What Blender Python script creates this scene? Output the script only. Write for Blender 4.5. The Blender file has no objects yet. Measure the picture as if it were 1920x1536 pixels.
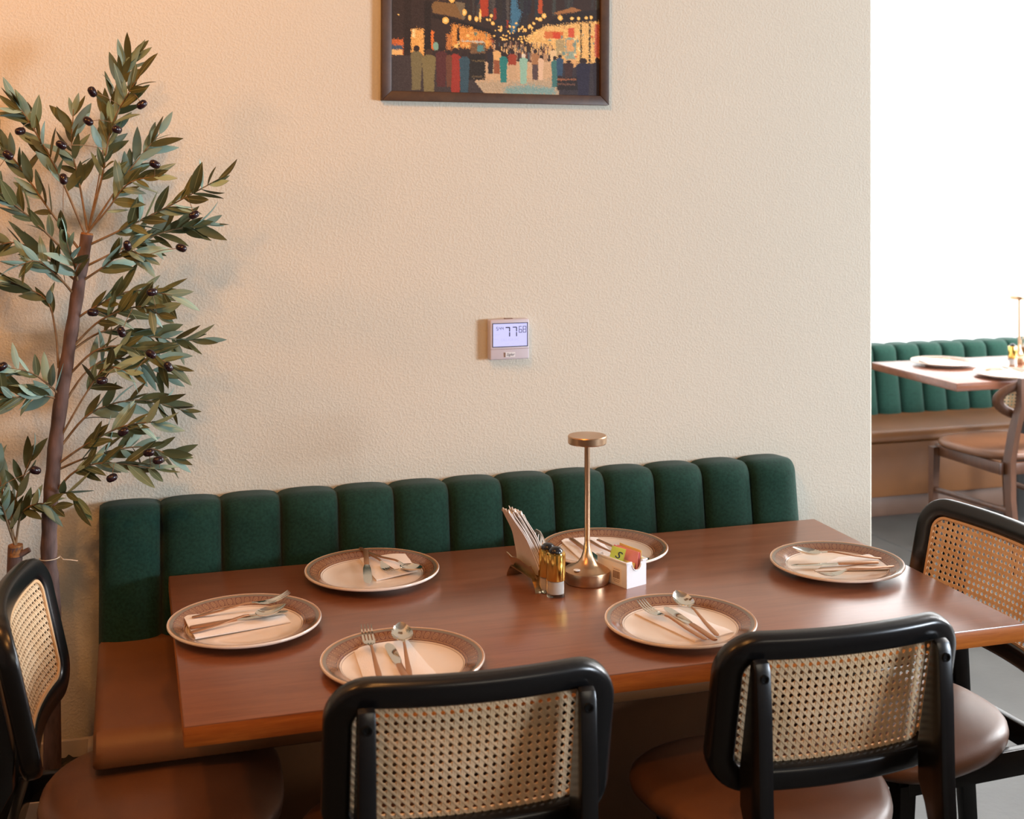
import bpy, bmesh, math, random
import numpy as np
from mathutils import Matrix, Vector
random.seed(7)
PI = math.pi
SC = bpy.context.scene
COL = SC.collection

# ------------------------------------------------------------------ camera, world, lights, exposure
F_PX, YH, YAW, EYE = 2371.0, 330.6, 0.2948, 1.655
CY, SY = math.cos(YAW), math.sin(YAW)
cam_d = bpy.data.cameras.new('camera')
cam = bpy.data.objects.new('camera', cam_d); COL.objects.link(cam)
cam.location = (0, 0, EYE); cam.rotation_euler = (PI/2, 0, -YAW)
cam_d.sensor_width = 36; cam_d.lens = F_PX/1920*36
cam_d.shift_y = -(768-YH)/1920
cam_d.clip_start = .05
cam_d.dof.use_dof = True; cam_d.dof.focus_distance = 2.85; cam_d.dof.aperture_fstop = 5.0
SC.camera = cam
SC.view_settings.view_transform = 'Standard'; SC.view_settings.look = 'None'
SC.view_settings.exposure = 0.0; SC.view_settings.gamma = 1.0
SC.view_settings.use_curve_mapping = False

world = bpy.data.worlds.new('world'); SC.world = world; world.use_nodes = True
world.node_tree.nodes['Background'].inputs[0].default_value = (.75, .85, 1, 1)
world.node_tree.nodes['Background'].inputs[1].default_value = 0.3

def area(name, loc, target, sx, sy, power, color, spread=PI):
    l = bpy.data.lights.new(name, 'AREA'); l.shape = 'RECTANGLE'; l.size = sx; l.size_y = sy
    l.energy = power; l.color = color; l.spread = spread
    o = bpy.data.objects.new(name, l); COL.objects.link(o); o.location = loc
    o.rotation_euler = (Vector(target)-Vector(loc)).to_track_quat('-Z', 'Y').to_euler()
    return o
def bulb(name, loc, power, color, radius=.06):
    l = bpy.data.lights.new(name, 'POINT'); l.energy = power; l.color = color; l.shadow_soft_size = radius
    o = bpy.data.objects.new(name, l); COL.objects.link(o); o.location = loc; return o
DAY = (.84, .95, 1.08); WARM = (1.0, .38, .085)
area('window_light_front', (5.2, -1.0, 1.5), (.9, 3.1, 1.0), 1.3, .9, 248, DAY)
area('window_light_side', (6.85, 3.9, 1.9), (3.2, 5.4, 1.1), 2.6, 2.2, 560, (.95, .97, 1.0))
area('far_wall_fill', (4.8, 3.6, 3.1), (4.2, 5.9, 1.3), 2.2, .5, 230, (.98, .98, 1.0))  # fill added under the ceiling to brighten the far wall, no window there
area('window_light_back', (1.6, -2.35, 2.6), (1.0, 2.2, .8), 2.4, .9, 25, (1, .88, .70))
bulb('pendant_left', (-.95, 2.3, 2.35), 22, WARM, .07)
bulb('pendant_over_table', (.15, 1.8, 2.6), 30, (1, .44, .12), .07)
bulb('pendant_near', (-.5, .6, 3.0), 50, (1, .42, .10), .07)

def ray(u, v):
    k = (u-960)/F_PX; t = (v-YH)/F_PX
    return Vector((k*CY+SY, -k*SY+CY, -t))
def at_z(u, v, z):
    r = ray(u, v); return Vector((0, 0, EYE))+r*((z-EYE)/r.z)
def at_y(u, v, y):
    r = ray(u, v); return Vector((0, 0, EYE))+r*(y/r.y)

# ------------------------------------------------------------------ materials
def nt(name):
    m = bpy.data.materials.new(name); m.use_nodes = True
    n = m.node_tree.nodes; return m, n, m.node_tree.links, n['Principled BSDF']
def setp(b, **k):
    names = dict(color='Base Color', rough='Roughness', metal='Metallic', spec='Specular IOR Level', coat='Coat Weight', coatr='Coat Roughness',
                 sheen='Sheen Weight', sheenr='Sheen Roughness', trans='Transmission Weight', ior='IOR', sub='Subsurface Weight', em='Emission Color', ems='Emission Strength', aniso='Anisotropic')
    for a, v in k.items():
        if a in ('color', 'em') and len(v) == 3: v = (*v, 1)
        b.inputs[names[a]].default_value = v
def node(n, t, **k):
    x = n.new(t)
    for a, v in k.items():
        if a in ('operation', 'blend_type', 'data_type', 'noise_dimensions', 'feature', 'wave_type', 'bands_direction', 'attribute_name', 'clamp'): setattr(x, a, v)
        else: x.inputs[a].default_value = v
    return x
def simple(name, color, rough=.5, var=0, vscale=20, bump=0, bscale=200, coords='Object', stretch=None, **k):
    m, n, l, b = nt(name); setp(b, color=color, rough=rough, **k)
    tc = n.new('ShaderNodeTexCoord'); src = tc.outputs[coords]
    if stretch:
        mp = n.new('ShaderNodeMapping'); mp.inputs['Scale'].default_value = stretch; l.new(src, mp.inputs[0]); src = mp.outputs[0]
    if var:
        t = node(n, 'ShaderNodeTexNoise', Scale=vscale, Detail=4.0); l.new(src, t.inputs['Vector'])
        r = n.new('ShaderNodeValToRGB')
        c = color
        r.color_ramp.elements[0].position = .3; r.color_ramp.elements[1].position = .7
        r.color_ramp.elements[0].color = (*[x*(1-var) for x in c[:3]], 1); r.color_ramp.elements[1].color = (*[min(1, x*(1+var)) for x in c[:3]], 1)
        l.new(t.outputs['Fac'], r.inputs[0]); l.new(r.outputs[0], b.inputs['Base Color'])
    if bump:
        t = node(n, 'ShaderNodeTexNoise', Scale=bscale, Detail=3.0); l.new(src, t.inputs['Vector'])
        bp = node(n, 'ShaderNodeBump', Strength=bump, Distance=.002); l.new(t.outputs['Fac'], bp.inputs['Height']); l.new(bp.outputs[0], b.inputs['Normal'])
    return m
def wall_mat(name, color, bump=.5):
    m, n, l, b = nt(name); setp(b, color=color, rough=.75, spec=.25)
    tc = n.new('ShaderNodeTexCoord')
    a = node(n, 'ShaderNodeTexNoise', Scale=170.0, Detail=2.5, Roughness=.55); l.new(tc.outputs['Object'], a.inputs['Vector'])
    r = n.new('ShaderNodeValToRGB'); r.color_ramp.elements[0].position = .42; r.color_ramp.elements[1].position = .66
    l.new(a.outputs['Fac'], r.inputs[0])
    bp = node(n, 'ShaderNodeBump', Strength=bump, Distance=.0022); l.new(r.outputs[0], bp.inputs['Height']); l.new(bp.outputs[0], b.inputs['Normal'])
    v = node(n, 'ShaderNodeTexNoise', Scale=2.0, Detail=3.0); l.new(tc.outputs['Object'], v.inputs['Vector'])
    mx = n.new('ShaderNodeMixRGB'); mx.inputs[1].default_value = (*color, 1); mx.inputs[2].default_value = (*[c*.94 for c in color], 1)
    l.new(v.outputs['Fac'], mx.inputs[0]); l.new(mx.outputs[0], b.inputs['Base Color'])
    return m
def wood_mat(name, c1, c2, rough=.3, scale=(1.2, 14, 14), coat=0.0, coatr=.2, big=3.0, spec=.5):
    m, n, l, b = nt(name); setp(b, rough=rough, coat=coat, coatr=coatr, spec=spec)
    tc = n.new('ShaderNodeTexCoord'); mp = n.new('ShaderNodeMapping'); mp.inputs['Scale'].default_value = scale
    l.new(tc.outputs['Object'], mp.inputs[0])
    a = node(n, 'ShaderNodeTexNoise', Scale=big, Detail=6.0, Roughness=.6, Distortion=.6); l.new(mp.outputs[0], a.inputs['Vector'])
    g = node(n, 'ShaderNodeTexNoise', Scale=big*9, Detail=3.0); l.new(mp.outputs[0], g.inputs['Vector'])
    mix = node(n, 'ShaderNodeMath', operation='MULTIPLY_ADD'); l.new(g.outputs['Fac'], mix.inputs[0]); mix.inputs[1].default_value = .35
    l.new(a.outputs['Fac'], mix.inputs[2])
    r = n.new('ShaderNodeValToRGB'); r.color_ramp.elements[0].position = .48; r.color_ramp.elements[1].position = .88
    r.color_ramp.elements[0].color = (*c1, 1); r.color_ramp.elements[1].color = (*c2, 1)
    l.new(mix.outputs[0], r.inputs[0]); l.new(r.outputs[0], b.inputs['Base Color'])
    return m
def leaf_mat(name, c, vein):
    m, n, l, b = nt(name); setp(b, rough=.5, spec=.35)
    oi = n.new('ShaderNodeObjectInfo')
    r = n.new('ShaderNodeValToRGB'); r.color_ramp.elements[0].color = (*[x*.6 for x in c], 1); r.color_ramp.elements[1].color = (*[x*1.35 for x in c], 1)
    l.new(oi.outputs['Random'], r.inputs[0])
    tc = n.new('ShaderNodeTexCoord'); sx = n.new('ShaderNodeSeparateXYZ'); l.new(tc.outputs['Object'], sx.inputs[0])
    ab = node(n, 'ShaderNodeMath', operation='ABSOLUTE'); l.new(sx.outputs[0], ab.inputs[0])
    lt = node(n, 'ShaderNodeMath', operation='LESS_THAN'); l.new(ab.outputs[0], lt.inputs[0]); lt.inputs[1].default_value = .0006
    mx = n.new('ShaderNodeMixRGB'); l.new(lt.outputs[0], mx.inputs[0]); l.new(r.outputs[0], mx.inputs[1]); mx.inputs[2].default_value = (*vein, 1)
    l.new(mx.outputs[0], b.inputs['Base Color'])
    return m
def plate_mat(R):
    m, n, l, b = nt('platter_glaze'); setp(b, rough=.16, spec=.5, coat=.3, coatr=.08)
    tc = n.new('ShaderNodeTexCoord'); s = n.new('ShaderNodeSeparateXYZ'); l.new(tc.outputs['Object'], s.inputs[0])
    def mth(op, a, c=None, d=None):
        x = n.new('ShaderNodeMath'); x.operation = op
        for i, q in enumerate((a, c, d)):
            if q is None: continue
            if isinstance(q, (int, float)): x.inputs[i].default_value = q
            else: l.new(q, x.inputs[i])
        return x.outputs[0]
    x, y = s.outputs[0], s.outputs[1]
    rad = mth('DIVIDE', mth('SQRT', mth('ADD', mth('MULTIPLY', x, x), mth('MULTIPLY', y, y))), R)
    ang = mth('MULTIPLY', mth('ARCTAN2', y, x), 46/(2*PI))
    u = mth('FRACT', mth('ADD', ang, 100.0))
    v = mth('DIVIDE', mth('SUBTRACT', rad, .765), .155)       # 0..1 over the brown band
    # double upright lines between the panels
    ln = mth('ADD', mth('COMPARE', u, .05, .035), mth('COMPARE', u, .2, .03))
    # scroll: rings in each panel plus a bar
    du = mth('MULTIPLY', mth('SUBTRACT', u, .62), 1.25); dv = mth('SUBTRACT', v, .60)
    rr = mth('SQRT', mth('ADD', mth('MULTIPLY', du, du), mth('MULTIPLY', dv, dv)))
    scr = mth('ADD', mth('COMPARE', rr, .30, .045), mth('COMPARE', rr, .13, .05))
    bar = mth('MULTIPLY', mth('COMPARE', v, .12, .05), mth('GREATER_THAN', u, .25))
    gold = mth('MINIMUM', mth('ADD', mth('ADD', ln, scr), bar), 1.0)
    ring = n.new('ShaderNodeValToRGB'); cr = ring.color_ramp; cr.interpolation = 'CONSTANT'
    stops = [(0, (.80, .66, .54)), (.735, (.34, .24, .17)), (.745, (.72, .58, .46)), (.758, (.155, .055, .028)), (.925, (.17, .125, .085)), (.968, (.46, .23, .10)), (.985, (.82, .70, .60))]
    cr.elements[0].position = 0; cr.elements[0].color = (*stops[0][1], 1)
    cr.elements[1].position = stops[1][0]; cr.elements[1].color = (*stops[1][1], 1)
    for p, c in stops[2:]:
        e = cr.elements.new(p); e.color = (*c, 1)
    l.new(rad, ring.inputs[0])
    inb = mth('MULTIPLY', mth('GREATER_THAN', v, 0.0), mth('LESS_THAN', v, 1.0))
    top = mth('GREATER_THAN', s.outputs[2], .0065)
    mx = n.new('ShaderNodeMixRGB'); l.new(mth('MULTIPLY', mth('MULTIPLY', inb, gold), .5), mx.inputs[0]); l.new(ring.outputs[0], mx.inputs[1]); mx.inputs[2].default_value = (.50, .27, .12, 1)
    ge = n.new('ShaderNodeNewGeometry'); sn = n.new('ShaderNodeSeparateXYZ'); l.new(ge.outputs['Normal'], sn.inputs[0])
    un = n.new('ShaderNodeMixRGB'); l.new(mth('LESS_THAN', sn.outputs[2], .15), un.inputs[0]); l.new(mx.outputs[0], un.inputs[1]); un.inputs[2].default_value = (.82, .70, .60, 1)
    l.new(un.outputs[0], b.inputs['Base Color'])
    return m
MT = {}
MT['wall'] = wall_mat('wall_paint', (.715, .67, .56), .34)
MT['wall_dark'] = simple('dark_room_paint', (.16, .13, .11), .7)
MT['wall_far'] = wall_mat('far_wall_paint', (.86, .86, .84), .25)
MT['ceiling'] = simple('ceiling_paint', (.30, .27, .24), .9)
MT['concrete'] = simple('concrete', (.068, .068, .063), .34, spec=.4, var=.22, vscale=3.5, bump=.15, bscale=60)
MT['joint'] = simple('joint_filler', (.05, .05, .05), .9)
MT['velvet'] = simple('green_velvet', (.011, .041, .029), .85, var=.25, vscale=160, bump=.25, bscale=900, sheen=.10, sheenr=.5, spec=.1)
MT['leather'] = simple('brown_leather', (.15, .062, .028), .40, var=.12, vscale=9, bump=.12, bscale=420, spec=.45)
MT['leather_bench'] = simple('bench_leather', (.175, .068, .021), .45, var=.12, vscale=6, bump=.1, bscale=420, spec=.4)
MT['plinth'] = simple('plinth_board', (.13, .068, .042), .5)
MT['table'] = wood_mat('table_walnut', (.185, .064, .028), (.265, .098, .046), .28, spec=.6, coat=.45, coatr=.25)
MT['table_edge_lit'] = wood_mat('table_wood_warm_lit', (.34, .085, .010), (.56, .17, .026), .34, scale=(1.2, 6, 20), big=4.0)  # warm lamplight on the slab edge is put into this brighter orange wood
MT['table_far'] = wood_mat('far_table_wood', (.16, .055, .028), (.24, .085, .042), .28, spec=.6, coat=.5, coatr=.25)
MT['black'] = simple('black_lacquer', (.006, .006, .0065), .27, spec=.5)
MT['iron'] = simple('black_iron', (.02, .02, .02), .5)
MT['walnut'] = wood_mat('chair_walnut', (.060, .022, .010), (.11, .042, .018), .35, scale=(14, 14, 1.5))
MT['screw'] = simple('dark_screw', (.01, .01, .01), .3, metal=.6)
MT['copper'] = simple('brushed_copper', (.56, .36, .22), .30, metal=1, aniso=.4, bump=.04, bscale=300, stretch=(1, 1, 20))
MT['gold'] = simple('polished_gold', (.85, .55, .14), .12, metal=1)
MT['bronze'] = simple('holder_bronze', (.50, .38, .22), .28, metal=1)
MT['plate_steel'] = simple('holder_steel', (.70, .66, .60), .3, metal=1)
MT['steel'] = simple('polished_steel', (.72, .68, .60), .10, metal=1)
MT['handle'] = simple('bronze_handle', (.52, .27, .145), .38, metal=.85)
MT['napkin'] = simple('paper_napkin', (.83, .76, .70), .85, bump=.25, bscale=350)
MT['white_plastic'] = simple('white_plastic', (.80, .80, .82), .3)
MT['salt'] = simple('salt', (.82, .78, .72), .9)
MT['black_plastic'] = simple('black_plastic', (.012, .012, .014), .2)
MT['pink'] = simple('pink_paper', (.84, .30, .30), .6)
MT['yellow'] = simple('yellow_paper', (.82, .62, .22), .6)
MT['lime'] = simple('lime_paper', (.60, .68, .10), .6)
MT['ink'] = simple('dark_ink', (.02, .025, .06), .6)
MT['ink_brown'] = simple('brown_ink', (.22, .12, .08), .6)
MT['frame'] = wood_mat('frame_walnut', (.05, .022, .011), (.085, .040, .018), .45, scale=(6, 6, 6))
MT['thermo'] = simple('thermostat_plastic', (.62, .57, .62), .45)
MT['bark'] = simple('bark', (.13, .078, .066), .75, var=.5, vscale=45, bump=.8, bscale=70, stretch=(1, 1, .35))
MT['cut_wood'] = simple('cut_wood', (.30, .13, .04), .8, var=.4, vscale=150, bump=.5, bscale=200)
MT['twig'] = simple('twig', (.24, .15, .075), .7, var=.3, vscale=60)
MT['leaf_top'] = leaf_mat('leaf_top', (.115, .130, .055), (.25, .26, .13))
MT['leaf_back'] = leaf_mat('leaf_back', (.29, .43, .355), (.40, .50, .39))
MT['olive'] = simple('olive_skin', (.018, .006, .009), .22)
MT['planter'] = simple('planter_white', (.60, .52, .44), .5)
MT['soil'] = simple('dark_moss', (.022, .018, .010), .95, var=.6, vscale=40, bump=1, bscale=60)
MT['tie'] = simple('clear_tie', (.75, .62, .48), .4)
MT['spline'] = simple('cane_spline', (.66, .42, .22), .5)
m, n, l, b = nt('cane'); setp(b, color=(.72, .50, .29), rough=.5, spec=.35)
tc = n.new('ShaderNodeTexCoord'); t = node(n, 'ShaderNodeTexNoise', Scale=8.0, Detail=3.0); l.new(tc.outputs['Object'], t.inputs['Vector'])
r = n.new('ShaderNodeValToRGB'); r.color_ramp.elements[0].position = .35; r.color_ramp.elements[1].position = .65
r.color_ramp.elements[0].color = (.80, .57, .33, 1); r.color_ramp.elements[1].color = (.90, .71, .47, 1)
l.new(t.outputs['Fac'], r.inputs[0]); l.new(r.outputs[0], b.inputs['Base Color'])
tr = n.new('ShaderNodeBsdfTranslucent'); tr.inputs[0].default_value = (.75, .45, .20, 1)
ms = n.new('ShaderNodeMixShader'); ms.inputs[0].default_value = .22
l.new(b.outputs[0], ms.inputs[1]); l.new(tr.outputs[0], ms.inputs[2]); l.new(ms.outputs[0], n['Material Output'].inputs[0])
MT['cane'] = m
m, n, l, b = nt('clear_glass'); setp(b, color=(1, 1, 1), rough=.02, trans=1, ior=1.45); MT['glass'] = m
m, n, l, b = nt('lit_screen'); setp(b, color=(.3, .3, .4), rough=.3, em=(.50, .53, .95), ems=.82); MT['screen'] = m
m, n, l, b = nt('faint_print'); setp(b, color=(.3, .3, .4), rough=.3, em=(.40, .42, .74), ems=.82); MT['faint'] = m
m, n, l, b = nt('printed_canvas'); setp(b, rough=.5, spec=.3)
a = n.new('ShaderNodeVertexColor'); a.layer_name = 'print'; l.new(a.outputs[0], b.inputs['Base Color']); MT['print'] = m
MT['plate'] = plate_mat(.1525)

# ------------------------------------------------------------------ mesh helpers
class MB:
    def __init__(s): s.v = []; s.f = []; s.m = []
    def add(s, vs, fs, mi=0):
        o = len(s.v); s.v += [tuple(q) for q in vs]; s.f += [tuple(i+o for i in q) for q in fs]; s.m += [mi]*len(fs); return s
    def addbm(s, bm, mi=0):
        bm.verts.index_update(); s.add([v.co[:] for v in bm.verts], [[v.index for v in f.verts] for f in bm.faces], mi); bm.free(); return s
    def loft(s, rings, mi=0, cap=True, closed=True):
        n = len(rings[0]); vs = [p for r in rings for p in r]; fs = []
        for i in range(len(rings)-1):
            for j in range(n if closed else n-1):
                k = (j+1) % n; fs.append((i*n+j, i*n+k, (i+1)*n+k, (i+1)*n+j))
        if cap and closed:
            fs.append(tuple(range(n))[::-1]); fs.append(tuple((len(rings)-1)*n+j for j in range(n)))
        return s.add(vs, fs, mi)
    def ringloft(s, rings, mi=0):                       # closed both ways (torus like)
        n = len(rings[0]); N = len(rings); vs = [p for r in rings for p in r]; fs = []
        for i in range(N):
            for j in range(n):
                k = (j+1) % n; q = (i+1) % N; fs.append((i*n+j, i*n+k, q*n+k, q*n+j))
        return s.add(vs, fs, mi)
    def lathe(s, prof, n=48, mi=0, c=(0, 0, 0)):
        rings = [[(c[0]+r*math.cos(2*PI*j/n), c[1]+r*math.sin(2*PI*j/n), c[2]+z) for j in range(n)] for r, z in prof]
        return s.loft(rings, mi)
    def tube(s, pts, rad, n=8, mi=0):
        pts = [Vector(p) for p in pts]; rings = []; up = Vector((.3, .2, 1)).normalized()
        for i, p in enumerate(pts):
            d = (pts[min(i+1, len(pts)-1)]-pts[max(i-1, 0)]).normalized()
            a = d.cross(up)
            if a.length < 1e-4: a = d.cross(Vector((1, 0, 0)))
            a.normalize(); c = d.cross(a); r = rad[i] if isinstance(rad, (list, tuple)) else rad
            rings.append([p+a*(r*math.cos(2*PI*j/n))+c*(r*math.sin(2*PI*j/n)) for j in range(n)])
        return s.loft(rings, mi)
    def box(s, c, d, bev=0, seg=2, rot=None, mi=0):
        bm = bmesh.new(); bmesh.ops.create_cube(bm, size=1)
        bmesh.ops.scale(bm, vec=d, verts=bm.verts)
        if bev: bmesh.ops.bevel(bm, geom=list(bm.edges), offset=bev, segments=seg, profile=.5, affect='EDGES')
        if rot: bmesh.ops.transform(bm, matrix=rot.to_4x4(), verts=bm.verts)
        bmesh.ops.translate(bm, vec=c, verts=bm.verts)
        return s.addbm(bm, mi)
    def prism(s, poly, fn, t0, t1, bev=0, mi=0):          # poly in 2D, fn(a,b,t)->3D
        bm = bmesh.new()
        a = [bm.verts.new(fn(p[0], p[1], t0)) for p in poly]; c = [bm.verts.new(fn(p[0], p[1], t1)) for p in poly]
        N = len(poly)
        bm.faces.new(a[::-1]); bm.faces.new(c)
        for i in range(N): bm.faces.new((a[i], a[(i+1) % N], c[(i+1) % N], c[i]))
        if bev:
            bmesh.ops.recalc_face_normals(bm, faces=bm.faces)
            bmesh.ops.bevel(bm, geom=[e for e in bm.edges if any(len(f.verts) == N for f in e.link_faces)], offset=bev, segments=2, profile=.5, affect='EDGES')
        return s.addbm(bm, mi)
    def mesh(s, name, mats, ang=38, flat=False):
        me = bpy.data.meshes.new(name); me.from_pydata(s.v, [], s.f)
        for k in (mats if isinstance(mats, (list, tuple)) else [mats]): me.materials.append(MT[k])
        me.polygons.foreach_set('material_index', s.m)
        bm = bmesh.new(); bm.from_mesh(me); bmesh.ops.recalc_face_normals(bm, faces=bm.faces); bm.to_mesh(me); bm.free()
        if not flat:
            me.polygons.foreach_set('use_smooth', [True]*len(me.polygons)); me.set_sharp_from_angle(angle=math.radians(ang))
        me.update(); return me
    def build(s, name, mats, parent=None, ang=38, flat=False):
        o = bpy.data.objects.new(name, s.mesh(name, mats, ang, flat)); COL.objects.link(o)
        if parent: o.parent = parent
        return o
def tag(o, label=None, cat=None, group=None, kind=None):
    if label: o['label'] = label
    if cat: o['category'] = cat
    if group: o['group'] = group
    if kind: o['kind'] = kind
    return o
def thing(name, label, cat, loc=(0, 0, 0), rz=0, group=None):
    o = bpy.data.objects.new(name, None); COL.objects.link(o); o.location = loc; o.rotation_euler = (0, 0, rz); o.empty_display_size = .05
    return tag(o, label, cat, group)
def dup(o, label=None, loc=None, rz=None, parent=None):
    c = o.copy(); COL.objects.link(c)
    if parent: c.parent = parent
    for ch in o.children: dup(ch, parent=c)
    if label: c['label'] = label
    if loc is not None: c.location = loc
    if rz is not None: c.rotation_euler = (0, 0, rz)
    return c
def text_mesh(body, size, mat, shear=0, extrude=.0002):
    c = bpy.data.curves.new('lettering', 'FONT'); c.body = body; c.size = size; c.shear = shear; c.extrude = extrude; c.resolution_u = 3
    c.align_x = 'CENTER'; c.align_y = 'CENTER'
    o = bpy.data.objects.new('lettering', c); COL.objects.link(o)
    dg = bpy.context.evaluated_depsgraph_get(); me = bpy.data.meshes.new_from_object(o.evaluated_get(dg))
    bpy.data.objects.remove(o); me.materials.clear(); me.materials.append(MT[mat]); me.name = 'lettering'; return me
def link_mesh(name, me, parent=None):
    o = bpy.data.objects.new(name, me); COL.objects.link(o)
    if parent: o.parent = parent
    return o

# ------------------------------------------------------------------ room shell
WY = 3.16
WX = at_y(1635.5, 700, WY).x
def struct(name, mb, mat):
    return tag(mb.build(name, mat, flat=True), kind='structure')
struct('floor', MB().box((2.2, 1.7, -.05), (10.4, 8.8, .1)), 'concrete')
struct('ceiling', MB().box((2.2, 1.7, 3.25), (10.4, 8.8, .1)), 'ceiling')
struct('wall_back', MB().box(((WX-2.85)/2, WY+.07, 1.6), (WX+2.85, .14, 3.2), bev=.006), 'wall')
struct('wall_left', MB().box((-2.92, .2, 1.6), (.14, 6.0, 3.2)), 'wall_dark')
struct('wall_front', MB().box((2.2, -2.6, 1.6), (10.4, .14, 3.2)), 'wall_dark')
struct('wall_right', MB().box((7.07, 1.7, 1.6), (.14, 8.6, 3.2)), 'wall_far')
struct('wall_far', MB().box((4.0, 5.95, 1.6), (6.2, .14, 3.2)), 'wall_far')
struct('wall_alcove', MB().box((.95, 4.6, 1.6), (.14, 2.6, 3.2)), 'wall_far')
struct('wall_light_blocker', MB().box((2.47, 1.27, .425), (1.7, .10, .85), bev=.004, rot=Matrix.Rotation(math.radians(49), 3, 'Z')), 'wall_dark')  # low wall added out of view to block daylight under the table
# saw-cut joints in the slab
j = MB()
p0, p1 = at_z(1646, 1008, 0), at_z(1706, 1033, 0)
d = (p1-p0).normalized(); q0, q1 = p0-d*1.2, p1+d*4.0; s_ = Vector((-d.y, d.x, 0))*.0035
j.add([q0-s_+Vector((0, 0, .0006)), q0+s_+Vector((0, 0, .0006)), q1+s_+Vector((0, 0, .0006)), q1-s_+Vector((0, 0, .0006)), q0-s_, q0+s_, q1+s_, q1-s_],
      [(0, 1, 2, 3), (4, 5, 6, 7), (0, 1, 5, 4), (1, 2, 6, 5), (2, 3, 7, 6), (3, 0, 4, 7)])
struct('floor_joint', j, 'joint')

# ------------------------------------------------------------------ channel backed benches
def bench(label, x0, n, cw, wall_y, front_y, seat_z, seam_top, ztop, rake, bulge, hbase, plinth_h, cth=.07, crease=.014):
    root = thing('banquette_bench', label, 'bench', (x0, wall_y, 0))
    W = n*cw
    ys = lambda z: seam_top-wall_y-rake*(ztop-z)      # seam line, local y (wall at 0)
    zb = hbase-.03
    NT, me = 16, None
    rings = []
    for i in range(NT+1):
        t = -1+2*i/NT; g = (1-abs(t)**2.6)**.62 if abs(t) < 1 else 0; bl = bulge*g
        x = (t+1)/2*(cw-.0006)
        R = .034+.02*g; P = []
        zt = ztop+.011*g-.011
        for k in range(9):
            z = zb+(zt-R-zb)*k/8; P.append((x, ys(z)-bl, z))
        y0 = ys(zt-R)-bl
        for k in range(1, 8):
            a = PI/2*k/7; P.append((x, y0+R*(1-math.cos(a)), zt-R+R*math.sin(a)))
        P.append((x, -.002, zt-.004)); P.append((x, -.002, zb))
        rings.append(P)
    me = MB().loft(rings).mesh('channel', 'velvet', 50)
    for i in range(n):
        o = link_mesh('channel', me, root); o.location = (i*cw, 0, 0)
    fy = front_y-wall_y
    # seat cushion with a rounded front and a soft crown
    R = .045; P = []
    prof = []
    for k in range(9):
        a = PI/2*k/8; prof.append((fy+R-R*math.cos(a) if True else 0, seat_z-R+R*math.sin(a)))
    prof = [(fy+.012, seat_z-cth)]+[(fy+.003, seat_z-cth+.006)]+prof
    for k in range(1, 7):
        y = fy+R+(-.03-fy-R)*k/6; prof.append((y, seat_z+.012*math.sin(PI*k/6)))
    prof += [(-.03, seat_z-cth)]
    rings = []
    for x, q in ((0, .0), (.006, .8), (.02, 1), (W-.02, 1), (W-.006, .8), (W, 0)):
        rings.append([(x, y+(.012*(1-q) if y < -.1 else 0), z-.012*(1-q)*(z > seat_z-cth*.8)) for y, z in prof])
    MB().loft(rings).build('seat_cushion', 'leather_bench', root, 50)
    MB().box((W/2, (fy+crease)/2-.01, (seat_z-cth+plinth_h)/2), (W-.004, -fy-crease-.02, seat_z-cth-plinth_h-.001), bev=.008).build('front_panel', 'leather_bench', root)
    MB().box((W/2, (fy+crease)/2+.01, plinth_h/2), (W-.02, -fy-crease-.05, plinth_h), bev=.002).build('plinth', 'plinth', root)
    return root
bench('green velvet channel-back banquette with brown seat along the beige wall', -.064, 13, .139, WY, 2.52, .59, 3.085, .888, .16, .034, .585, .1, .066, .29)
FWY = 5.88
bench('brightly lit green channel-back banquette against the white far wall', 3.02, 16, .139, FWY, 5.33, .416, 5.77, .775, .16, .034, .44, .10, .055, .002)

# ------------------------------------------------------------------ tables
TZ = .74
def table(label, x0, x1, y0, y1, z, th, mat, legs):
    root = thing('dining_table', label, 'table', ((x0+x1)/2, (y0+y1)/2, 0))
    w, d = x1-x0, y1-y0
    mb = MB().box((0, 0, z-th/2), (w, d, th), bev=.0025, seg=2)
    mb.m = [0 if all(mb.v[k][2] > z-.0055 for k in f) else 1 for f in mb.f]
    mb.build('table_top', mat, root)
    for lx, ly in legs:
        p = MB().box((lx, ly, .008), (.15, .46, .016), bev=.004).lathe([(.0, .016), (.06, .016), (.05, .03), (.04, .05), (.036, z-th-.03), (.0, z-th-.03)], 32, c=(lx, ly, 0)).build('pedestal', 'iron', root)
        MB().box((lx, ly+.16, z-th-.016), (.5, .38, .028), bev=.004).build('mount_plate', 'iron', p)
    return root
table('long walnut table set for six beside the near green banquette', .0888, 1.7544, 2.1697, 2.9979, TZ, .037, ('table', 'table_edge_lit'), [(-.066, -.224)])
table('walnut table in the far bright area by the white wall', 3.50, 5.10, 4.77, 5.44, TZ, .036, ('table_far', 'table_far'), [(-.22, -.05), (.5, -.05)])

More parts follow.
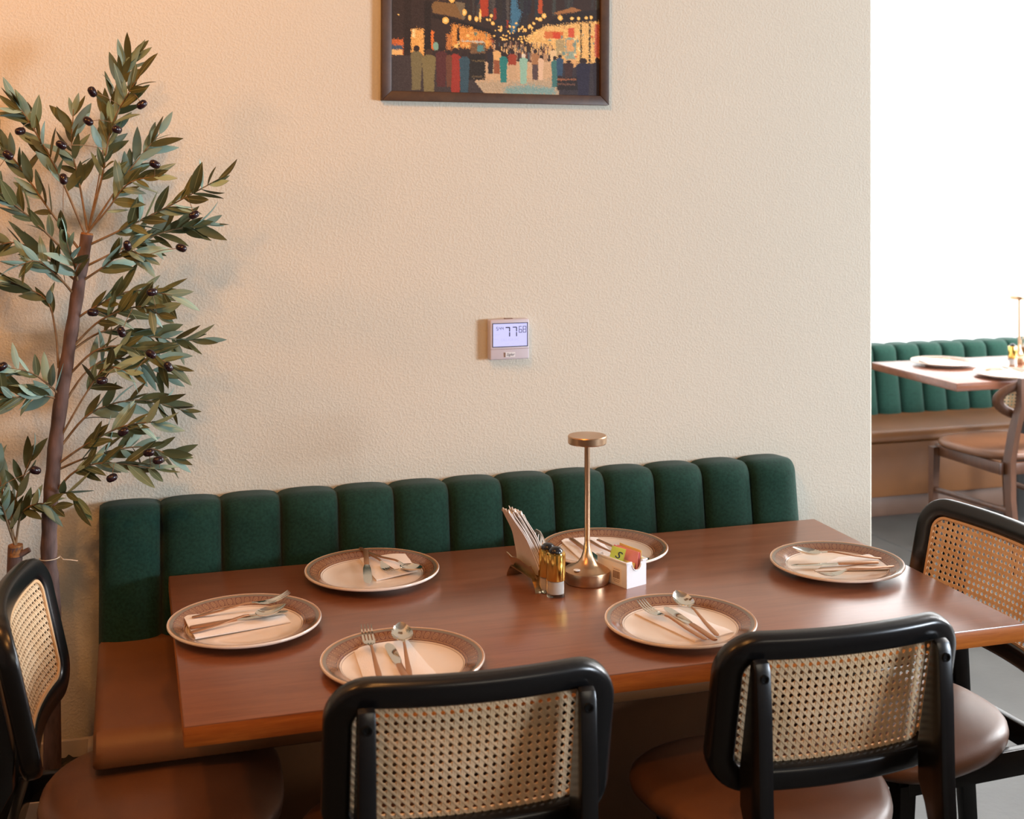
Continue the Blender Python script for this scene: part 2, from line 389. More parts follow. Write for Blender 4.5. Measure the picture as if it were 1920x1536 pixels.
# ------------------------------------------------------------------ cane chairs
CW, CH, TILT, SAG, ZT = .47, .295, .207, .036, .885
def S(a, b, off=0.0):                          # panel surface: a across -1..1, b down 0..1, off = towards the sitter
    return (a*CW/2, SAG*a*a+b*CH*math.sin(TILT)+off*math.cos(TILT), ZT-b*CH*math.cos(TILT)+off*math.sin(TILT))
def rrect(hw, hh, r, n=9):
    P = []
    for cx, cy, a0 in ((hw-r, hh-r, 0), (-hw+r, hh-r, PI/2), (-hw+r, -hh+r, PI), (hw-r, -hh+r, 3*PI/2)):
        for k in range(n+1):
            a = a0+PI/2*k/n; P.append((cx+r*math.cos(a), cy+r*math.sin(a), math.cos(a), math.sin(a)))
    out = []
    for i, p in enumerate(P):                 # add points on the straights so that they follow the curve
        out.append(p); q = P[(i+1) % len(P)]
        L = math.hypot(q[0]-p[0], q[1]-p[1])
        if L > .05:
            for k in range(1, 12): t = k/12; out.append(tuple(p[c]+(q[c]-p[c])*t for c in range(4)))
    return out
def uv(x, y, off=0.0):                         # plane coords centred on the panel -> chair space
    return S(x/(CW/2), .5-y/CH, off)
def strands(mb, inside, f, hw, hh, pitch, sw, th=.0007):
    def strip(p, q, z, segs):
        L = math.hypot(q[0]-p[0], q[1]-p[1]); ux, uy = (q[0]-p[0])/L, (q[1]-p[1])/L; nx, ny = -uy*sw/2, ux*sw/2
        N = 90; ins = [inside(p[0]+(q[0]-p[0])*i/N, p[1]+(q[1]-p[1])*i/N) for i in range(N+1)]
        if not any(ins): return
        i0 = ins.index(True); i1 = N-ins[::-1].index(True)
        if i1-i0 < 2: return
        rings = []
        n = max(1, int(segs*(i1-i0)/N+.5))
        for i in range(n+1):
            t = (i0+(i1-i0)*i/n)/N; x, y = p[0]+(q[0]-p[0])*t, p[1]+(q[1]-p[1])*t
            rings.append([f(x+nx, y+ny, z+th/2), f(x-nx, y-ny, z+th/2), f(x-nx, y-ny, z-th/2), f(x+nx, y+ny, z-th/2)])
        mb.loft(rings, cap=False)
    g = pitch*.195
    n = int(hw/pitch)+1
    for k in range(-n, n+1):
        for s in (-1, 1): strip((k*pitch+s*g*.62, -hh), (k*pitch+s*g*.62, hh), 0, 2)
    n = int(hh/pitch)+1
    for k in range(-n, n+1):
        for s in (-1, 1): strip((-hw, k*pitch+s*g*.62), (hw, k*pitch+s*g*.62), .0007, 18)
    n = int((hw+hh)/pitch)+1
    for k in range(-n, n+1):
        o = (k+.5)*pitch
        strip((o-hh, -hh), (o+hh, hh), .0013, 10); strip((o+hh, -hh), (o-hh, hh), -.0007, 10)
    return mb
def seat_mesh(w, d, th, y0, z, ex=3.2, taper=.06):
    rings = []
    N = 56
    for sc, dz in ((.0, -.5), (.86, -.5), (.955, -.42), (.992, -.22), (1.0, 0.0), (.988, .2), (.95, .38), (.88, .50), (.75, .60), (.5, .69), (.25, .74), (.0, .76)):
        R = []
        for i in range(N):
            a = 2*PI*i/N; c, s = math.cos(a), math.sin(a)
            x = math.copysign(abs(c)**(2/ex), c)*w/2*sc; y = math.copysign(abs(s)**(2/ex), s)*d/2*sc
            x *= 1+taper*(y/(d/2))
            R.append((x, y0+d/2+y, z+dz*th-.010*((x/(w/2))**2-.3)*(0 if sc < .1 else 1)*0))
        rings.append(R)
    return MB().loft(rings, cap=False)
def cane_chair(label):
    root = thing('cane_chair', label, 'chair', group='black cane-back chairs around the long table')
    hw, hh, fw, ft = CW/2, CH/2, .045, .036
    rings = []
    for (x, y, nx, ny) in rrect(hw-fw/2, hh-fw/2, .052):
        L = math.hypot(nx, ny); nx, ny = nx/L, ny/L; R = []
        for k in range(16):
            a = 2*PI*k/16; c, s = math.cos(a), math.sin(a)
            o = math.copysign(abs(c)**.55, c)*fw/2; t = math.copysign(abs(s)**.55, s)*ft/2
            R.append(uv(x+nx*o, y+ny*o, t))
        rings.append(R)
    MB().ringloft(rings).build('back_frame', 'black', root, 60)
    ih, iv = hw-fw+.006, hh-fw+.006
    c = strands(MB(), lambda x, y: abs(x) < ih and abs(y) < iv, lambda x, y, z: uv(x, y, z+.008), ih+.004, iv+.004, .0144, .0031).build('cane_weave', 'cane', root, 30)
    c['kind'] = 'stuff'
    rings = []
    for (x, y, nx, ny) in rrect(hw-fw-.001, hh-fw-.001, .032):
        L = math.hypot(nx, ny); nx, ny = nx/L, ny/L
        rings.append([uv(x+nx*.003, y+ny*.003, .0135), uv(x-nx*.003, y-ny*.003, .0135), uv(x-nx*.003, y-ny*.003, .010), uv(x+nx*.003, y+ny*.003, .010)])
    MB().ringloft(rings).build('cane_spline', 'spline', root, 60)
    # back legs: one bent plank each, from the back panel to the floor
    xa = .74*CW/2; yo = SAG*.74**2
    pb = lambda z: yo+(ZT-z)*math.tan(TILT)-ft/2-.002
    poly = [(pb(.842)+.0, .842), (pb(.79), .79), (pb(.70), .70), (pb(.645), .645), (pb(.645)-.002, .62), (.048, .585), (.028, .55), (.014, .51), (.008, .46), (.004, .40), (-.03, .0),
            (-.066, .0), (-.040, .40), (-.034, .50), (-.026, .62), (-.022, .75), (pb(.842)-.024, .832), (pb(.842)-.018, .845), (pb(.842)-.008, .849)]
    for s in (-1, 1):
        leg = MB().prism(poly, lambda y, z, t: (t, y, z), s*xa-.014, s*xa+.014, bev=.004).build('back_leg', 'black', root)
        rot = Matrix.Rotation(PI/2-.03, 3, 'X')
        sm = MB().lathe([(0, 0), (.0075, 0), (.0075, .004), (.005, .004), (.0045, .0015), (0, .0015)], 16)
        so = sm.build('screw', 'screw', leg); so.matrix_local = Matrix.Translation((s*xa, -.0158, .822)) @ rot.to_4x4()
        fl = MB().loft([[(s*(.165)+dx*w, .40+dy*w+oy, z) for dx, dy in ((-1, -1), (1, -1), (1, 1), (-1, 1))] for z, w, oy in ((0, .011, .012), (.42, .019, 0))])
        fl.build('front_leg', 'black', root)
        MB().box((s*xa, .19, .425), (.022, .42, .055), bev=.003).build('side_rail', 'black', root)
    MB().box((0, .02, .425), (2*xa, .02, .05), bev=.003).build('back_rail', 'black', root)
    MB().box((0, .405, .425), (2*xa, .02, .05), bev=.003).build('front_rail', 'black', root)
    seat_mesh(.475, .455, .055, .066, .470, 2.55, .22).build('seat', 'leather', root, 60)
    return root
chair0 = cane_chair('black cane chair seen from behind, below the napkin holder and shakers')
chair0.location = (.5184, 1.8872, 0); chair0.rotation_euler = (0, 0, -.0545)
dup(chair0, 'black cane chair seen from behind, in front of the plate by the sugar caddy', (1.182, 1.896, 0), -.0111)
dup(chair0, 'black cane chair at the table end beside the olive tree', (-.2273, 2.5463, 0), -1.634)
dup(chair0, 'black cane chair at the table end by the open floor, cane glowing orange', (1.902, 2.417, 0), 1.6174)

# far wooden chair with an oval cane back
def oval_chair(label, loc, rz):
    root = thing('oval_back_chair', label, 'chair', loc, rz)
    A, B, zc, fw = .215, .100, .715, .045
    f = lambda x, y, o: (x, .05*(x/A)**2-.04-(y)*.16+o, zc+y)
    rings = []
    for i in range(48):
        a = 2*PI*i/48; R = []
        for k in range(10):
            t = 2*PI*k/10; o = fw/2*math.cos(t); z = .013*math.sin(t)
            R.append(f((A-fw/2+o)*math.cos(a), (B-fw/2+o)*math.sin(a), z))
        rings.append(R)
    MB().ringloft(rings).build('back_frame', 'walnut', root, 60)
    a_, b_ = A-fw+.006, B-fw+.006
    c = strands(MB(), lambda x, y: (x/a_)**2+(y/b_)**2 < 1, f, a_, b_, .0144, .0031).build('cane_weave', 'cane', root, 30); c['kind'] = 'stuff'
    for s in (-1, 1):
        path = [(s*.115, -.055, .81), (s*.125, -.06, .70), (s*.14, -.035, .58), (s*.15, -.02, .46), (s*.155, -.03, .30), (s*.165, -.085, 0)]
        rings = [[(x+dx*.014, y+dy*w, z) for dx, dy in ((-1, -1), (1, -1), (1, 1), (-1, 1))] for (x, y, z), w in zip(path, (.012, .018, .022, .024, .02, .014))]
        MB().loft(rings).build('back_leg', 'walnut', root)
        MB().loft([[(s*(.20+ox)+dx*w, .40+dy*w, z) for dx, dy in ((-1, -1), (1, -1), (1, 1), (-1, 1))] for z, w, ox in ((0, .011, .012), (.44, .019, 0))]).build('front_leg', 'walnut', root)
        MB().tube([(s*.158, -.03, .25), (s*.205, .40, .25)], .012, 8).build('stretcher', 'walnut', root)
        MB().box((s*.18, .19, .425), (.022, .40, .05), bev=.003, rot=None).build('side_rail', 'walnut', root)
    MB().box((0, .40, .425), (.38, .022, .05), bev=.003).build('front_rail', 'walnut', root)
    MB().box((0, -.015, .425), (.30, .022, .05), bev=.003).build('back_rail', 'walnut', root)
    seat_mesh(.45, .45, .04, -.02, .470, 3.0, .10).build('seat', 'leather', root, 60)
    return root
oval_chair('brown wooden chair with an oval cane back at the far table', (3.69, 4.50, 0), .05)

# ------------------------------------------------------------------ tableware
def platter(label, loc):
    prof = [(0, .003), (.075, .003), (.080, 0), (.086, 0), (.090, .004), (.112, .008), (.147, .0165), (.1512, .0178), (.1528, .0200), (.1528, .0222), (.1515, .0240), (.149, .0236), (.142, .0218), (.120, .0128), (.1145, .0095), (.111, .0078), (.08, .0072), (0, .0072)]
    o = MB().lathe(prof, 96).build('dinner_plate', 'plate', None, 50); o.location = loc
    return tag(o, label, 'plate', 'patterned platters')
PL = {'P1': (.2256, 2.5962), 'P2': (.5321, 2.8491), 'P3': (.4879, 2.3061), 'P4': (1.0653, 2.3412), 'P5': (1.5759, 2.5927), 'P6': (1.1014, 2.8579)}
p7 = at_z(1769, 677, TZ+.02); p8 = at_z(1892, 699, TZ+.02)
PL['P7'] = (p7.x, p7.y); PL['P8'] = (p8.x, p8.y)
WHERE = {'P1': 'the plate nearest the olive tree', 'P2': 'the banquette-side plate nearer the tree', 'P3': 'the plate behind the chair nearest the holder', 'P4': 'the plate in front of the sugar caddy', 'P5': 'the plate at the clear table end', 'P6': 'the plate behind the copper lamp', 'P7': 'the far table plate by the banquette', 'P8': 'the far table plate by the lamp'}
PLAB = {'P1': 'brown-rimmed plate nearest the olive tree, at the table corner', 'P2': 'brown-rimmed plate by the banquette, nearer the tree end',
        'P3': 'brown-rimmed plate partly hidden by the chair near the napkin holder', 'P4': 'brown-rimmed plate in front of the sugar caddy, by the second chair',
        'P5': 'brown-rimmed plate at the clear end of the long table', 'P6': 'brown-rimmed plate behind the copper lamp and white sugar caddy',
        'P7': 'brown-rimmed plate on the far table next to the banquette', 'P8': 'brown-rimmed plate with an upright spoon on the far table by the lamp'}
plate0 = None
for k, (x, y) in PL.items():
    if plate0 is None: plate0 = platter(PLAB[k], (x, y, TZ))
    else:
        o = dup(plate0, PLAB[k], (x, y, TZ)); o.rotation_euler = (0, 0, random.random()*6)
def ribbon(st, mb=None, n=8):                   # stations (y, z, width, thickness)
    rings = []
    for y, z, w, t in st:
        rings.append([(w/2*math.copysign(abs(math.cos(2*PI*k/n+PI/n))**.7, math.cos(2*PI*k/n+PI/n)), y, z+t/2*math.copysign(abs(math.sin(2*PI*k/n+PI/n))**.7, math.sin(2*PI*k/n+PI/n))) for k in range(n)])
    mb = mb or MB(); return mb.loft(rings)
LEN = .205
HST = [(0, .003, .006, .002), (.003, .003, .010, .003), (.02, .0032, .0115, .0032), (.06, .0045, .0085, .0034), (.09, .0075, .0065, .0038), (.112, .0095, .0055, .0038), (.124, .0085, .0058, .0032)]
CUT = {}
CUT['fork_h'] = ribbon(HST).mesh('handle', 'handle', 60)
fk = ribbon([(.122, .0087, .0055, .003), (.130, .0072, .008, .0024), (.139, .0045, .018, .0016), (.148, .0030, .0235, .0014), (.158, .0025, .0245, .0013)])
for i in range(4):
    x = (i-1.5)*.0066
    rings = []
    for y, z, w, t in ((.156, .0025, .0045, .0013), (.170, .0032, .0038, .0013), (.186, .0065, .0032, .0013), (.198, .0115, .0026, .0012), (.2045, .0150, .0012, .0008)):
        rings.append([(x*(1-.04*(y-.156)/.05)+w/2*c, y, z+t/2*s) for c, s in ((1, 1), (-1, 1), (-1, -1), (1, -1))])
    fk.loft(rings)
CUT['fork_t'] = fk.mesh('tines', 'steel', 40)
CUT['spoon_h'] = CUT['fork_h']
sp = ribbon([(.122, .0087, .0056, .003), (.132, .0070, .0065, .0024), (.142, .0052, .0095, .0016)])
rings = []
NB = 14
for layer, dz in ((0, 0), (1, -.0013)):
    G = []
    for i in range(NB+1):
        t = i/NB; y = .138+t*.067; w = .021*(math.sin(PI*min(1, t**.78)))**.62 if 0 < t < 1 else .0012
        G.append([(w*q, y, .0072+.006*t*t-.0088*(math.sin(PI*min(1, t**.85))**.8 if 0 < t < 1 else 0)*(1-abs(q)**2.2)+dz) for q in np.linspace(-1, 1, 11)])
    rings.append(G)
strip_rings = [rings[0][i]+rings[1][i][::-1] for i in range(NB+1)]
sp.loft(strip_rings)
CUT['spoon_t'] = sp.mesh('bowl', 'steel', 60)
CUT['knife_h'] = ribbon([(0, .003, .009, .004), (.003, .003, .0125, .0055), (.05, .0032, .0125, .006), (.092, .0035, .0125, .005), (.095, .0035, .0115, .004)]).mesh('handle', 'handle', 60)
CUT['knife_t'] = ribbon([(.094, .0035, .010, .0028), (.100, .0033, .0135, .0022), (.115, .003, .0185, .0018), (.15, .003, .0205, .0016), (.18, .003, .0205, .0015), (.193, .003, .0175, .0013), (.200, .003, .0115, .0012), (.2045, .003, .004, .001)]).mesh('blade', 'steel', 60)
def cutlery(kind, label, tip, tail, ztip, ztail, anchor='mid', roll=0.0):
    a, c = at_z(*tip, ztip), at_z(*tail, ztail)
    d = (a-c).normalized()
    o0 = c if anchor == 'tail' else (a-d*LEN if anchor == 'tip' else (a+c)/2-d*LEN/2)
    x = d.cross(Vector((0, 0, 1))).normalized(); z = x.cross(d)
    M3 = Matrix((x, d, z)).transposed() @ Matrix.Rotation(roll, 3, 'Y')
    root = bpy.data.objects.new(kind, None); COL.objects.link(root); root.matrix_world = Matrix.Translation(o0) @ M3.to_4x4(); root.empty_display_size = .02
    tag(root, label, kind, kind+'s laid on the plates')
    link_mesh('handle', CUT[kind+'_h'], root)['label'] = 'bronze handle'
    link_mesh({'fork': 'tines', 'spoon': 'bowl', 'knife': 'blade'}[kind], CUT[kind+'_t'], root)['label'] = 'polished steel end'
def napkin(label, corners, zs, seed=0, fold=.0035):
    rnd = random.Random(seed); N = 12
    C = [at_z(u, v, z) for (u, v), z in zip(corners, zs)]
    ph = rnd.random()*6; top, bot = [], []
    for i in range(N+1):
        s = i/N; ro, rb = [], []
        for k in range(N+1):
            t = k/N; p = (C[0]*(1-s)+C[1]*s)*(1-t)+(C[3]*(1-s)+C[2]*s)*t
            w = .0016*math.sin(7*s+ph)*math.sin(5*t+ph*2)+.0012*math.sin(13*t+3*s)
            e = min(s, t, 1-s, 1-t)
            lift = fold*(.55+.45*min(1, e*6))+max(0, w)
            ro.append((p.x, p.y, p.z+lift)); rb.append((p.x, p.y, p.z))
        top.append(ro); bot.append(rb)
    rings = [top[i]+bot[i][::-1] for i in range(N+1)]
    o = MB().loft(rings).build('napkin', 'napkin', None, 50)
    return tag(o, label, 'napkin', 'paper napkins under the cutlery')
zn = TZ+.0076; zc = TZ+.0125; zr = TZ+.026
W_ = WHERE
napkin('folded white napkin under cutlery on '+W_['P1'], [(343, 1158), (366, 1199), (545, 1168), (520, 1140)], [zn+.006, zn+.004, zn, zn], 1)
cutlery('fork', 'fork lying crossways on '+W_['P1'], (546, 1122), (357, 1161), zr, zc+.004)
cutlery('knife', 'knife between fork and spoon on '+W_['P1'], (520, 1152), (356, 1180), zc, zc+.002, 'tail')
cutlery('spoon', 'spoon lying crossways on '+W_['P1'], (540, 1143), (352, 1190), zr-.004, zc+.003)
napkin('white napkin with a raised corner on '+W_['P2'], [(672, 1047), (760, 1040), (783, 1072), (706, 1090)], [zn, zn+.012, zn+.004, zn], 2)
cutlery('knife', 'knife pointing at the table front on '+W_['P2'], (690, 1097), (686, 1039), zc, zr, 'tip')
cutlery('fork', 'fork pointing at the table front on '+W_['P2'], (741, 1080), (693, 1043), zc, zc+.006, 'tip')
cutlery('spoon', 'spoon pointing at the table front on '+W_['P2'], (790, 1076), (712, 1047), zc+.004, zc+.006, 'tip')
napkin('white napkin under cutlery on '+W_['P3'], [(660, 1212), (765, 1203), (822, 1272), (685, 1285)], [zn, zn, zn, zn], 3)
cutlery('fork', 'fork with tines up on the rim of '+W_['P3'], (686, 1184), (712, 1275), zr+.004, zc+.001, 'tip')
cutlery('knife', 'knife beside the spoon on '+W_['P3'], (727, 1209), (760, 1272), zc, zc, 'tip')
cutlery('spoon', 'spoon with its bowl on the rim of '+W_['P3'], (751, 1178), (768, 1270), zr+.004, zc, 'tip')
napkin('white napkin under cutlery on '+W_['P4'], [(1190, 1152), (1272, 1143), (1376, 1188), (1304, 1205)], [zn, zn, zn, zn], 4)
cutlery('fork', 'fork with tines up on '+W_['P4'], (1198, 1136), (1326, 1203), zr-.004, zc+.001)
cutlery('knife', 'knife between fork and spoon on '+W_['P4'], (1248, 1142), (1340, 1202), zc, zc+.001)
cutlery('spoon', 'spoon with its bowl on the rim of '+W_['P4'], (1268, 1118), (1352, 1201), zr+.003, zc+.001, 'tip')
napkin('white napkin wrapped round cutlery on '+W_['P5'], [(1527, 1072), (1572, 1046), (1636, 1042), (1668, 1068)], [zn, zn, zn+.003, zn+.003], 5)
cutlery('spoon', 'spoon with its handle on the napkin on '+W_['P5'], (1494, 1037), (1644, 1049), zr-.002, zc+.004)
cutlery('knife', 'knife with its handle on the napkin on '+W_['P5'], (1482, 1063), (1648, 1057), zc, zc+.004)
cutlery('fork', 'fork with its handle across the napkin on '+W_['P5'], (1545, 1081), (1676, 1064), zc+.002, zc+.006, 'tail')
napkin('white napkin under cutlery on '+W_['P6'], [(1041, 1006), (1118, 1007), (1150, 1040), (1095, 1056)], [zn+.004, zn, zn, zn], 6)
cutlery('knife', 'knife lying under the lamp pole side of '+W_['P6'], (1136, 1062), (1070, 1012), zc, zc+.004, 'tail')
cutlery('fork', 'fork lying over the napkin on '+W_['P6'], (1150, 1045), (1104, 1015), zc, zc+.005, 'tail')
cutlery('spoon', 'spoon lying nearest the sugar caddy on '+W_['P6'], (1172, 1040), (1120, 1014), zc, zc+.005, 'tail')
napkin('white napkin on '+W_['P7'], [(1716, 673), (1756, 671), (1790, 676), (1742, 682)], [zn+.008, zn, zn, zn], 7)
cutlery('fork', 'fork on '+W_['P7'], (1750, 680), (1790, 672), zc, zc)
napkin('white napkin on '+W_['P8'], [(1862, 698), (1905, 692), (1935, 700), (1890, 706)], [zn, zn, zn, zn], 8)
cutlery('spoon', 'upright-looking spoon on '+W_['P8'], (1872, 690), (1925, 704), zr+.004, zc, 'tip')

# table lamp
def lamp(label, loc):
    root = thing('table_lamp', label, 'lamp', loc, 0, 'cordless table lamps')
    b = MB().lathe([(0, 0), (.047, 0), (.049, .002), (.0525, .026), (.0520, .0285), (.048, .0315), (.034, .036), (.022, .044), (.014, .056), (.009, .072), (.0068, .088), (.0064, .092), (0, .092)], 64).build('base', 'copper', root, 30)
    MB().lathe([(0, 0), (.0075, 0), (.0075, .0015), (0, .002)], 20, c=(-.033, -.022, .0352)).build('touch_switch', 'white_plastic', b)
    MB().lathe([(0, .09), (.0064, .09), (.0064, .318), (0, .318)], 24).build('pole', 'copper', root)
    MB().lathe([(0, .3125), (.0425, .3125), (.0438, .3145), (.0438, .3285), (.0425, .3305), (0, .331)], 64).build('head', 'copper', root, 30)
    return root
L0 = at_z(1101, 1091, TZ)
lamp0 = lamp('copper cordless table lamp beside the white sugar caddy', L0)
L1 = at_z(1911, 681, TZ)
dup(lamp0, 'copper cordless lamp on the far table', L1)
# shakers
def shaker(label, loc):
    root = thing('shaker', label, 'shaker', loc, 0, 'gold topped shakers')
    MB().lathe([(0, 0), (.0195, 0), (.0205, .002), (.0205, .038), (.0185, .038), (.0185, .006), (0, .006)], 32).build('glass_jar', 'glass', root, 40)
    MB().lathe([(0, .0075), (.0176, .0075), (.0176, .034), (0, .034)], 28).build('filling', 'salt', root)
    MB().lathe([(0, .036), (.0212, .036), (.0215, .040), (.0215, .091), (.0205, .095), (.0150, .096), (0, .096)], 36).build('gold_cap', 'gold', root, 40)
    MB().lathe([(0, .095), (.0155, .095), (.0150, .100), (.010, .105), (.004, .107), (0, .107)], 28).build('perforated_dome', 'black_plastic', root, 50)
    return root
sh0 = shaker('gold-capped shaker with a black dome, nearer the table front', at_z(1042, 1117, TZ))
pz = at_z(1029, 1018, TZ+.107)
dup(sh0, 'gold-capped shaker standing behind its twin', (pz.x-.002, pz.y, TZ))
pz = at_z(1899, 647, TZ+.100)
dup(sh0, 'gold-capped shaker on the far table by the lamp', (pz.x, pz.y, TZ))

# napkin holder: two leaning plates on a base with curled feet
def holder(label, loc, rz):
    root = thing('napkin_holder', label, 'napkin holder', loc, rz, 'metal napkin holders')
    Lh = .135
    # local: y along the holder, x across; base strip curved down to feet at both ends
    prof = [(-.072, .000), (-.069, .008), (-.063, .017), (-.052, .0275), (.052, .0275), (.063, .017), (.069, .008), (.072, .000)]
    rings = []
    for y, z in prof:
        rings.append([(-.026, y, z+.0022), (.026, y, z+.0022), (.026, y, z), (-.026, y, z)])
    MB().loft(rings).build('footed_base', 'bronze', root, 60)
    def pane(x0, lean, top, slots, name, mat):
        poly = [(-.062, 0), (.062, 0), (.060, .030), (.040, top*.78), (.012, top), (-.012, top), (-.040, top*.78), (-.060, .030)]
        fn = lambda y, h, t: (x0+lean*h+t, y, .029+h)
        if not slots: MB().prism(poly, fn, -.0012, .0012).build(name, mat, root); return
        # bordered plate with five upright slots
        m_ = MB()
        m_.prism([(-.062, 0), (.062, 0), (.0615, .012), (-.0615, .012)], fn, -.0012, .0012)
        hgt = lambda y: np.interp(abs(y), [0, .012, .040, .060, .062], [top, top, top*.78, .03, 0])
        ybars = [-.059, -.045, -.030, -.015, 0, .015, .030, .045, .059]
        for y in ybars:
            h = hgt(y); 
            m_.prism([(y-.0028, .010), (y+.0028, .010), (y+.0028, h-.002), (y-.0028, h-.002)], fn, -.001, .001)
        pts = [(y, hgt(y)) for y in np.linspace(-.060, .060, 13)]
        for (ya, ha), (yb, hb) in zip(pts[:-1], pts[1:]):
            m_.prism([(ya, ha-.008), (yb, hb-.008), (yb, hb), (ya, ha)], fn, -.0012, .0012)
        m_.build(name, mat, root)
    pane(-.0165, -.50, .030, False, 'plain_plate', 'bronze')
    pane(.016, .02, .088, True, 'slotted_plate', 'plate_steel')
    return root
hb0, hb1 = at_z(1018, 1112, TZ), at_z(968, 1080, TZ)
hc = (hb0+hb1)/2
hyaw = math.atan2(hb1.y-hb0.y, hb1.x-hb0.x)-PI/2
HL = Vector((hc.x+.006, hc.y+.006, TZ))
h0 = holder('metal napkin holder on the long table beside the shakers', HL, hyaw)
def standing_napkin(i, label, base, yaw):
    lean = -.50+.012*i; x0 = -.0075+.0027*i; hgt = .160-.003*((i*5) % 4); y0 = -.064+.003*((i*3) % 3); N = 14; W = .120
    A, B = [], []
    for r in range(N+1):
        h = hgt*r/N; ra, rb = [], []
        for c in range(11):
            t = c/10; y = y0+W*t
            wv = .0012*math.sin(9*t+i)*(h/hgt)+.0010*math.sin(22*t+i*2)
            bow = .010*math.sin(PI*h/hgt)
            skew = -.012*(r/N)*(1-t)*(i % 2)
            y = y0+W*t*(1-.70*h/hgt); X = x0+lean*h+bow+wv; Z = .032+h*.96+.004*math.sin(17*t+i)*(r == N)+skew*.4
            edge = .0010*math.sin(25*h/hgt*3+i)*(c in (0, 10))
            ra.append((X-.0009, y+edge*2, Z)); rb.append((X+.0009, y+edge*2, Z))
        A.append(ra); B.append(rb)
    o = MB().loft([A[r]+B[r][::-1] for r in range(N+1)]).build('napkin', 'napkin', None, 50)
    o.location = base; o.rotation_euler = (0, 0, yaw)
    return tag(o, label, 'napkin', 'napkins standing in the holder')
for i in range(8):
    standing_napkin(i, ('first', 'second', 'third', 'fourth', 'fifth', 'sixth', 'seventh', 'eighth')[i]+' folded napkin from the plain plate in the long table holder', HL, hyaw)
pz = at_z(1935, 672, TZ)
h1 = dup(h0, 'napkin holder behind the lamp on the far table', (pz.x+.02, pz.y+.03, TZ), .9)
for i in range(3):
    standing_napkin(i*3, ('first', 'second', 'third')[i]+' folded napkin in the holder on the far table', (pz.x+.02, pz.y+.03, TZ), .9)['group'] = 'napkins in the far holder'

# sugar caddy
cn = at_z(1175, 1105, TZ); cr_ = at_z(1212, 1095, TZ)
cw_ = (cr_-cn); wid = cw_.length; yawc = math.atan2(cw_.y, cw_.x)
cad = thing('sugar_caddy', 'white plastic sugar caddy holding packets beside the copper lamp', 'sugar caddy', cn, yawc)
Lc, Hc, th = .098, .058, .0022
mb = MB()
def side(p, q, tp, inner): pass
mb.box((wid/2, Lc/2, .0015), (wid-.002, Lc-.002, .003), bev=.001)
for x in (th/2, wid-th/2): mb.box((x, Lc/2, Hc/2), (th, Lc, Hc), bev=.0008)
NQ = 12
for y in (th/2, Lc-th/2):                        # ends with a thumb notch
    r = .0125; cx = wid*.5; pts = [(0.0005, 0), (wid-.0005, 0), (wid-.0005, Hc), (cx+r+.003, Hc)]
    for k in range(NQ+1):
        a = PI*k/NQ; pts.append((cx+r*math.cos(a), Hc-.008-r*math.sin(a)))
    pts += [(cx-r-.003, Hc), (0.0005, Hc)]
    bm = bmesh.new(); fa = [bm.verts.new((p[0], y-th/2, p[1])) for p in pts]; f_ = bm.faces.new(fa)
    ex = bmesh.ops.extrude_face_region(bm, geom=[f_]); bmesh.ops.translate(bm, vec=(0, th, 0), verts=[v for v in ex['geom'] if isinstance(v, bmesh.types.BMVert)])
    bmesh.ops.triangulate(bm, faces=[f for f in bm.faces if len(f.verts) > 4]); mb.addbm(bm)
body = mb.build('box', 'white_plastic', cad, 30)
rim = MB()
for x in (-.001, wid+.001): rim.box((x, Lc/2, Hc-.002), (.003, Lc+.004, .004), bev=.0008)
for y in (-.001, Lc+.001):
    rim.box((wid*.5-.0125-.003-(wid*.5-.0155)/2, y, Hc-.002), (wid*.5-.0155, .003, .004), bev=.0008)
    rim.box((wid*.5+.0155+(wid*.5-.0155)/2, y, Hc-.002), (wid*.5-.0155, .003, .004), bev=.0008)
rim.build('rim', 'white_plastic', cad)
lip = MB(); lip.tube([(wid/2+.0135*math.cos(PI*k/12), -.0008, Hc-.008-.0135*math.sin(PI*k/12)) for k in range(13)], .0014, 6)
lip.build('notch_lip', 'white_plastic', cad, 60)
bc = MB(); rnd = random.Random(3); y = .022
lab_ = MB().box((-.0002, .0325, .0225), (.0004, .031, .036)).build('sticker', 'napkin', cad)
while y < .0435:
    w = rnd.choice((.0007, .0011, .0016)); bc.box((-.0005, y+w/2, .024), (.0004, w, .016)); y += w+rnd.choice((.0007, .0011))
for z, L in ((.036, .020), (.0125, .022), (.009, .018)): bc.box((-.0005, .0325, z), (.0004, L, .0008))
bc.build('barcode', 'ink_brown', lab_)
def packet(label, mat, loc, rot, w=.050, h=.056):
    N = 8; A, B = [], []
    for i in range(N+1):
        s = i/N; A.append([(-w/2+w*t, -.0014*math.sin(PI*s)*math.sin(PI*t)-.0004, h*s) for t in np.linspace(0, 1, 7)])
        B.append([(-w/2+w*t, .0014*math.sin(PI*s)*math.sin(PI*t)+.0004, h*s) for t in np.linspace(0, 1, 7)])
    o = MB().loft([A[i]+B[i][::-1] for i in range(N+1)]).build('sweetener_packet', mat, None, 60)
    o.matrix_world = cad_m @ Matrix.Translation(loc) @ rot
    return tag(o, label, 'packet', 'sweetener packets in the caddy')
cad_m = Matrix.Translation(cn) @ Matrix.Rotation(yawc, 4, 'Z')
RZ = lambda a: Matrix.Rotation(a, 4, 'Z')
RX = lambda a: Matrix.Rotation(a, 4, 'X')
RY = lambda a: Matrix.Rotation(a, 4, 'Y')
pk = packet('pink sweetener packet at the front of the pink pair', 'pink', (wid*.62, .048, .012), RZ(PI/2+.05) @ RX(.10), .078, .060)
MB().box((.030, -.0016, .046), (.003, .0006, .012)).build('print_mark', 'ink', pk)
packet('pink sweetener packet behind the first pink one', 'pink', (wid*.74, .048, .010), RZ(PI/2-.02) @ RX(.10), .078, .060)
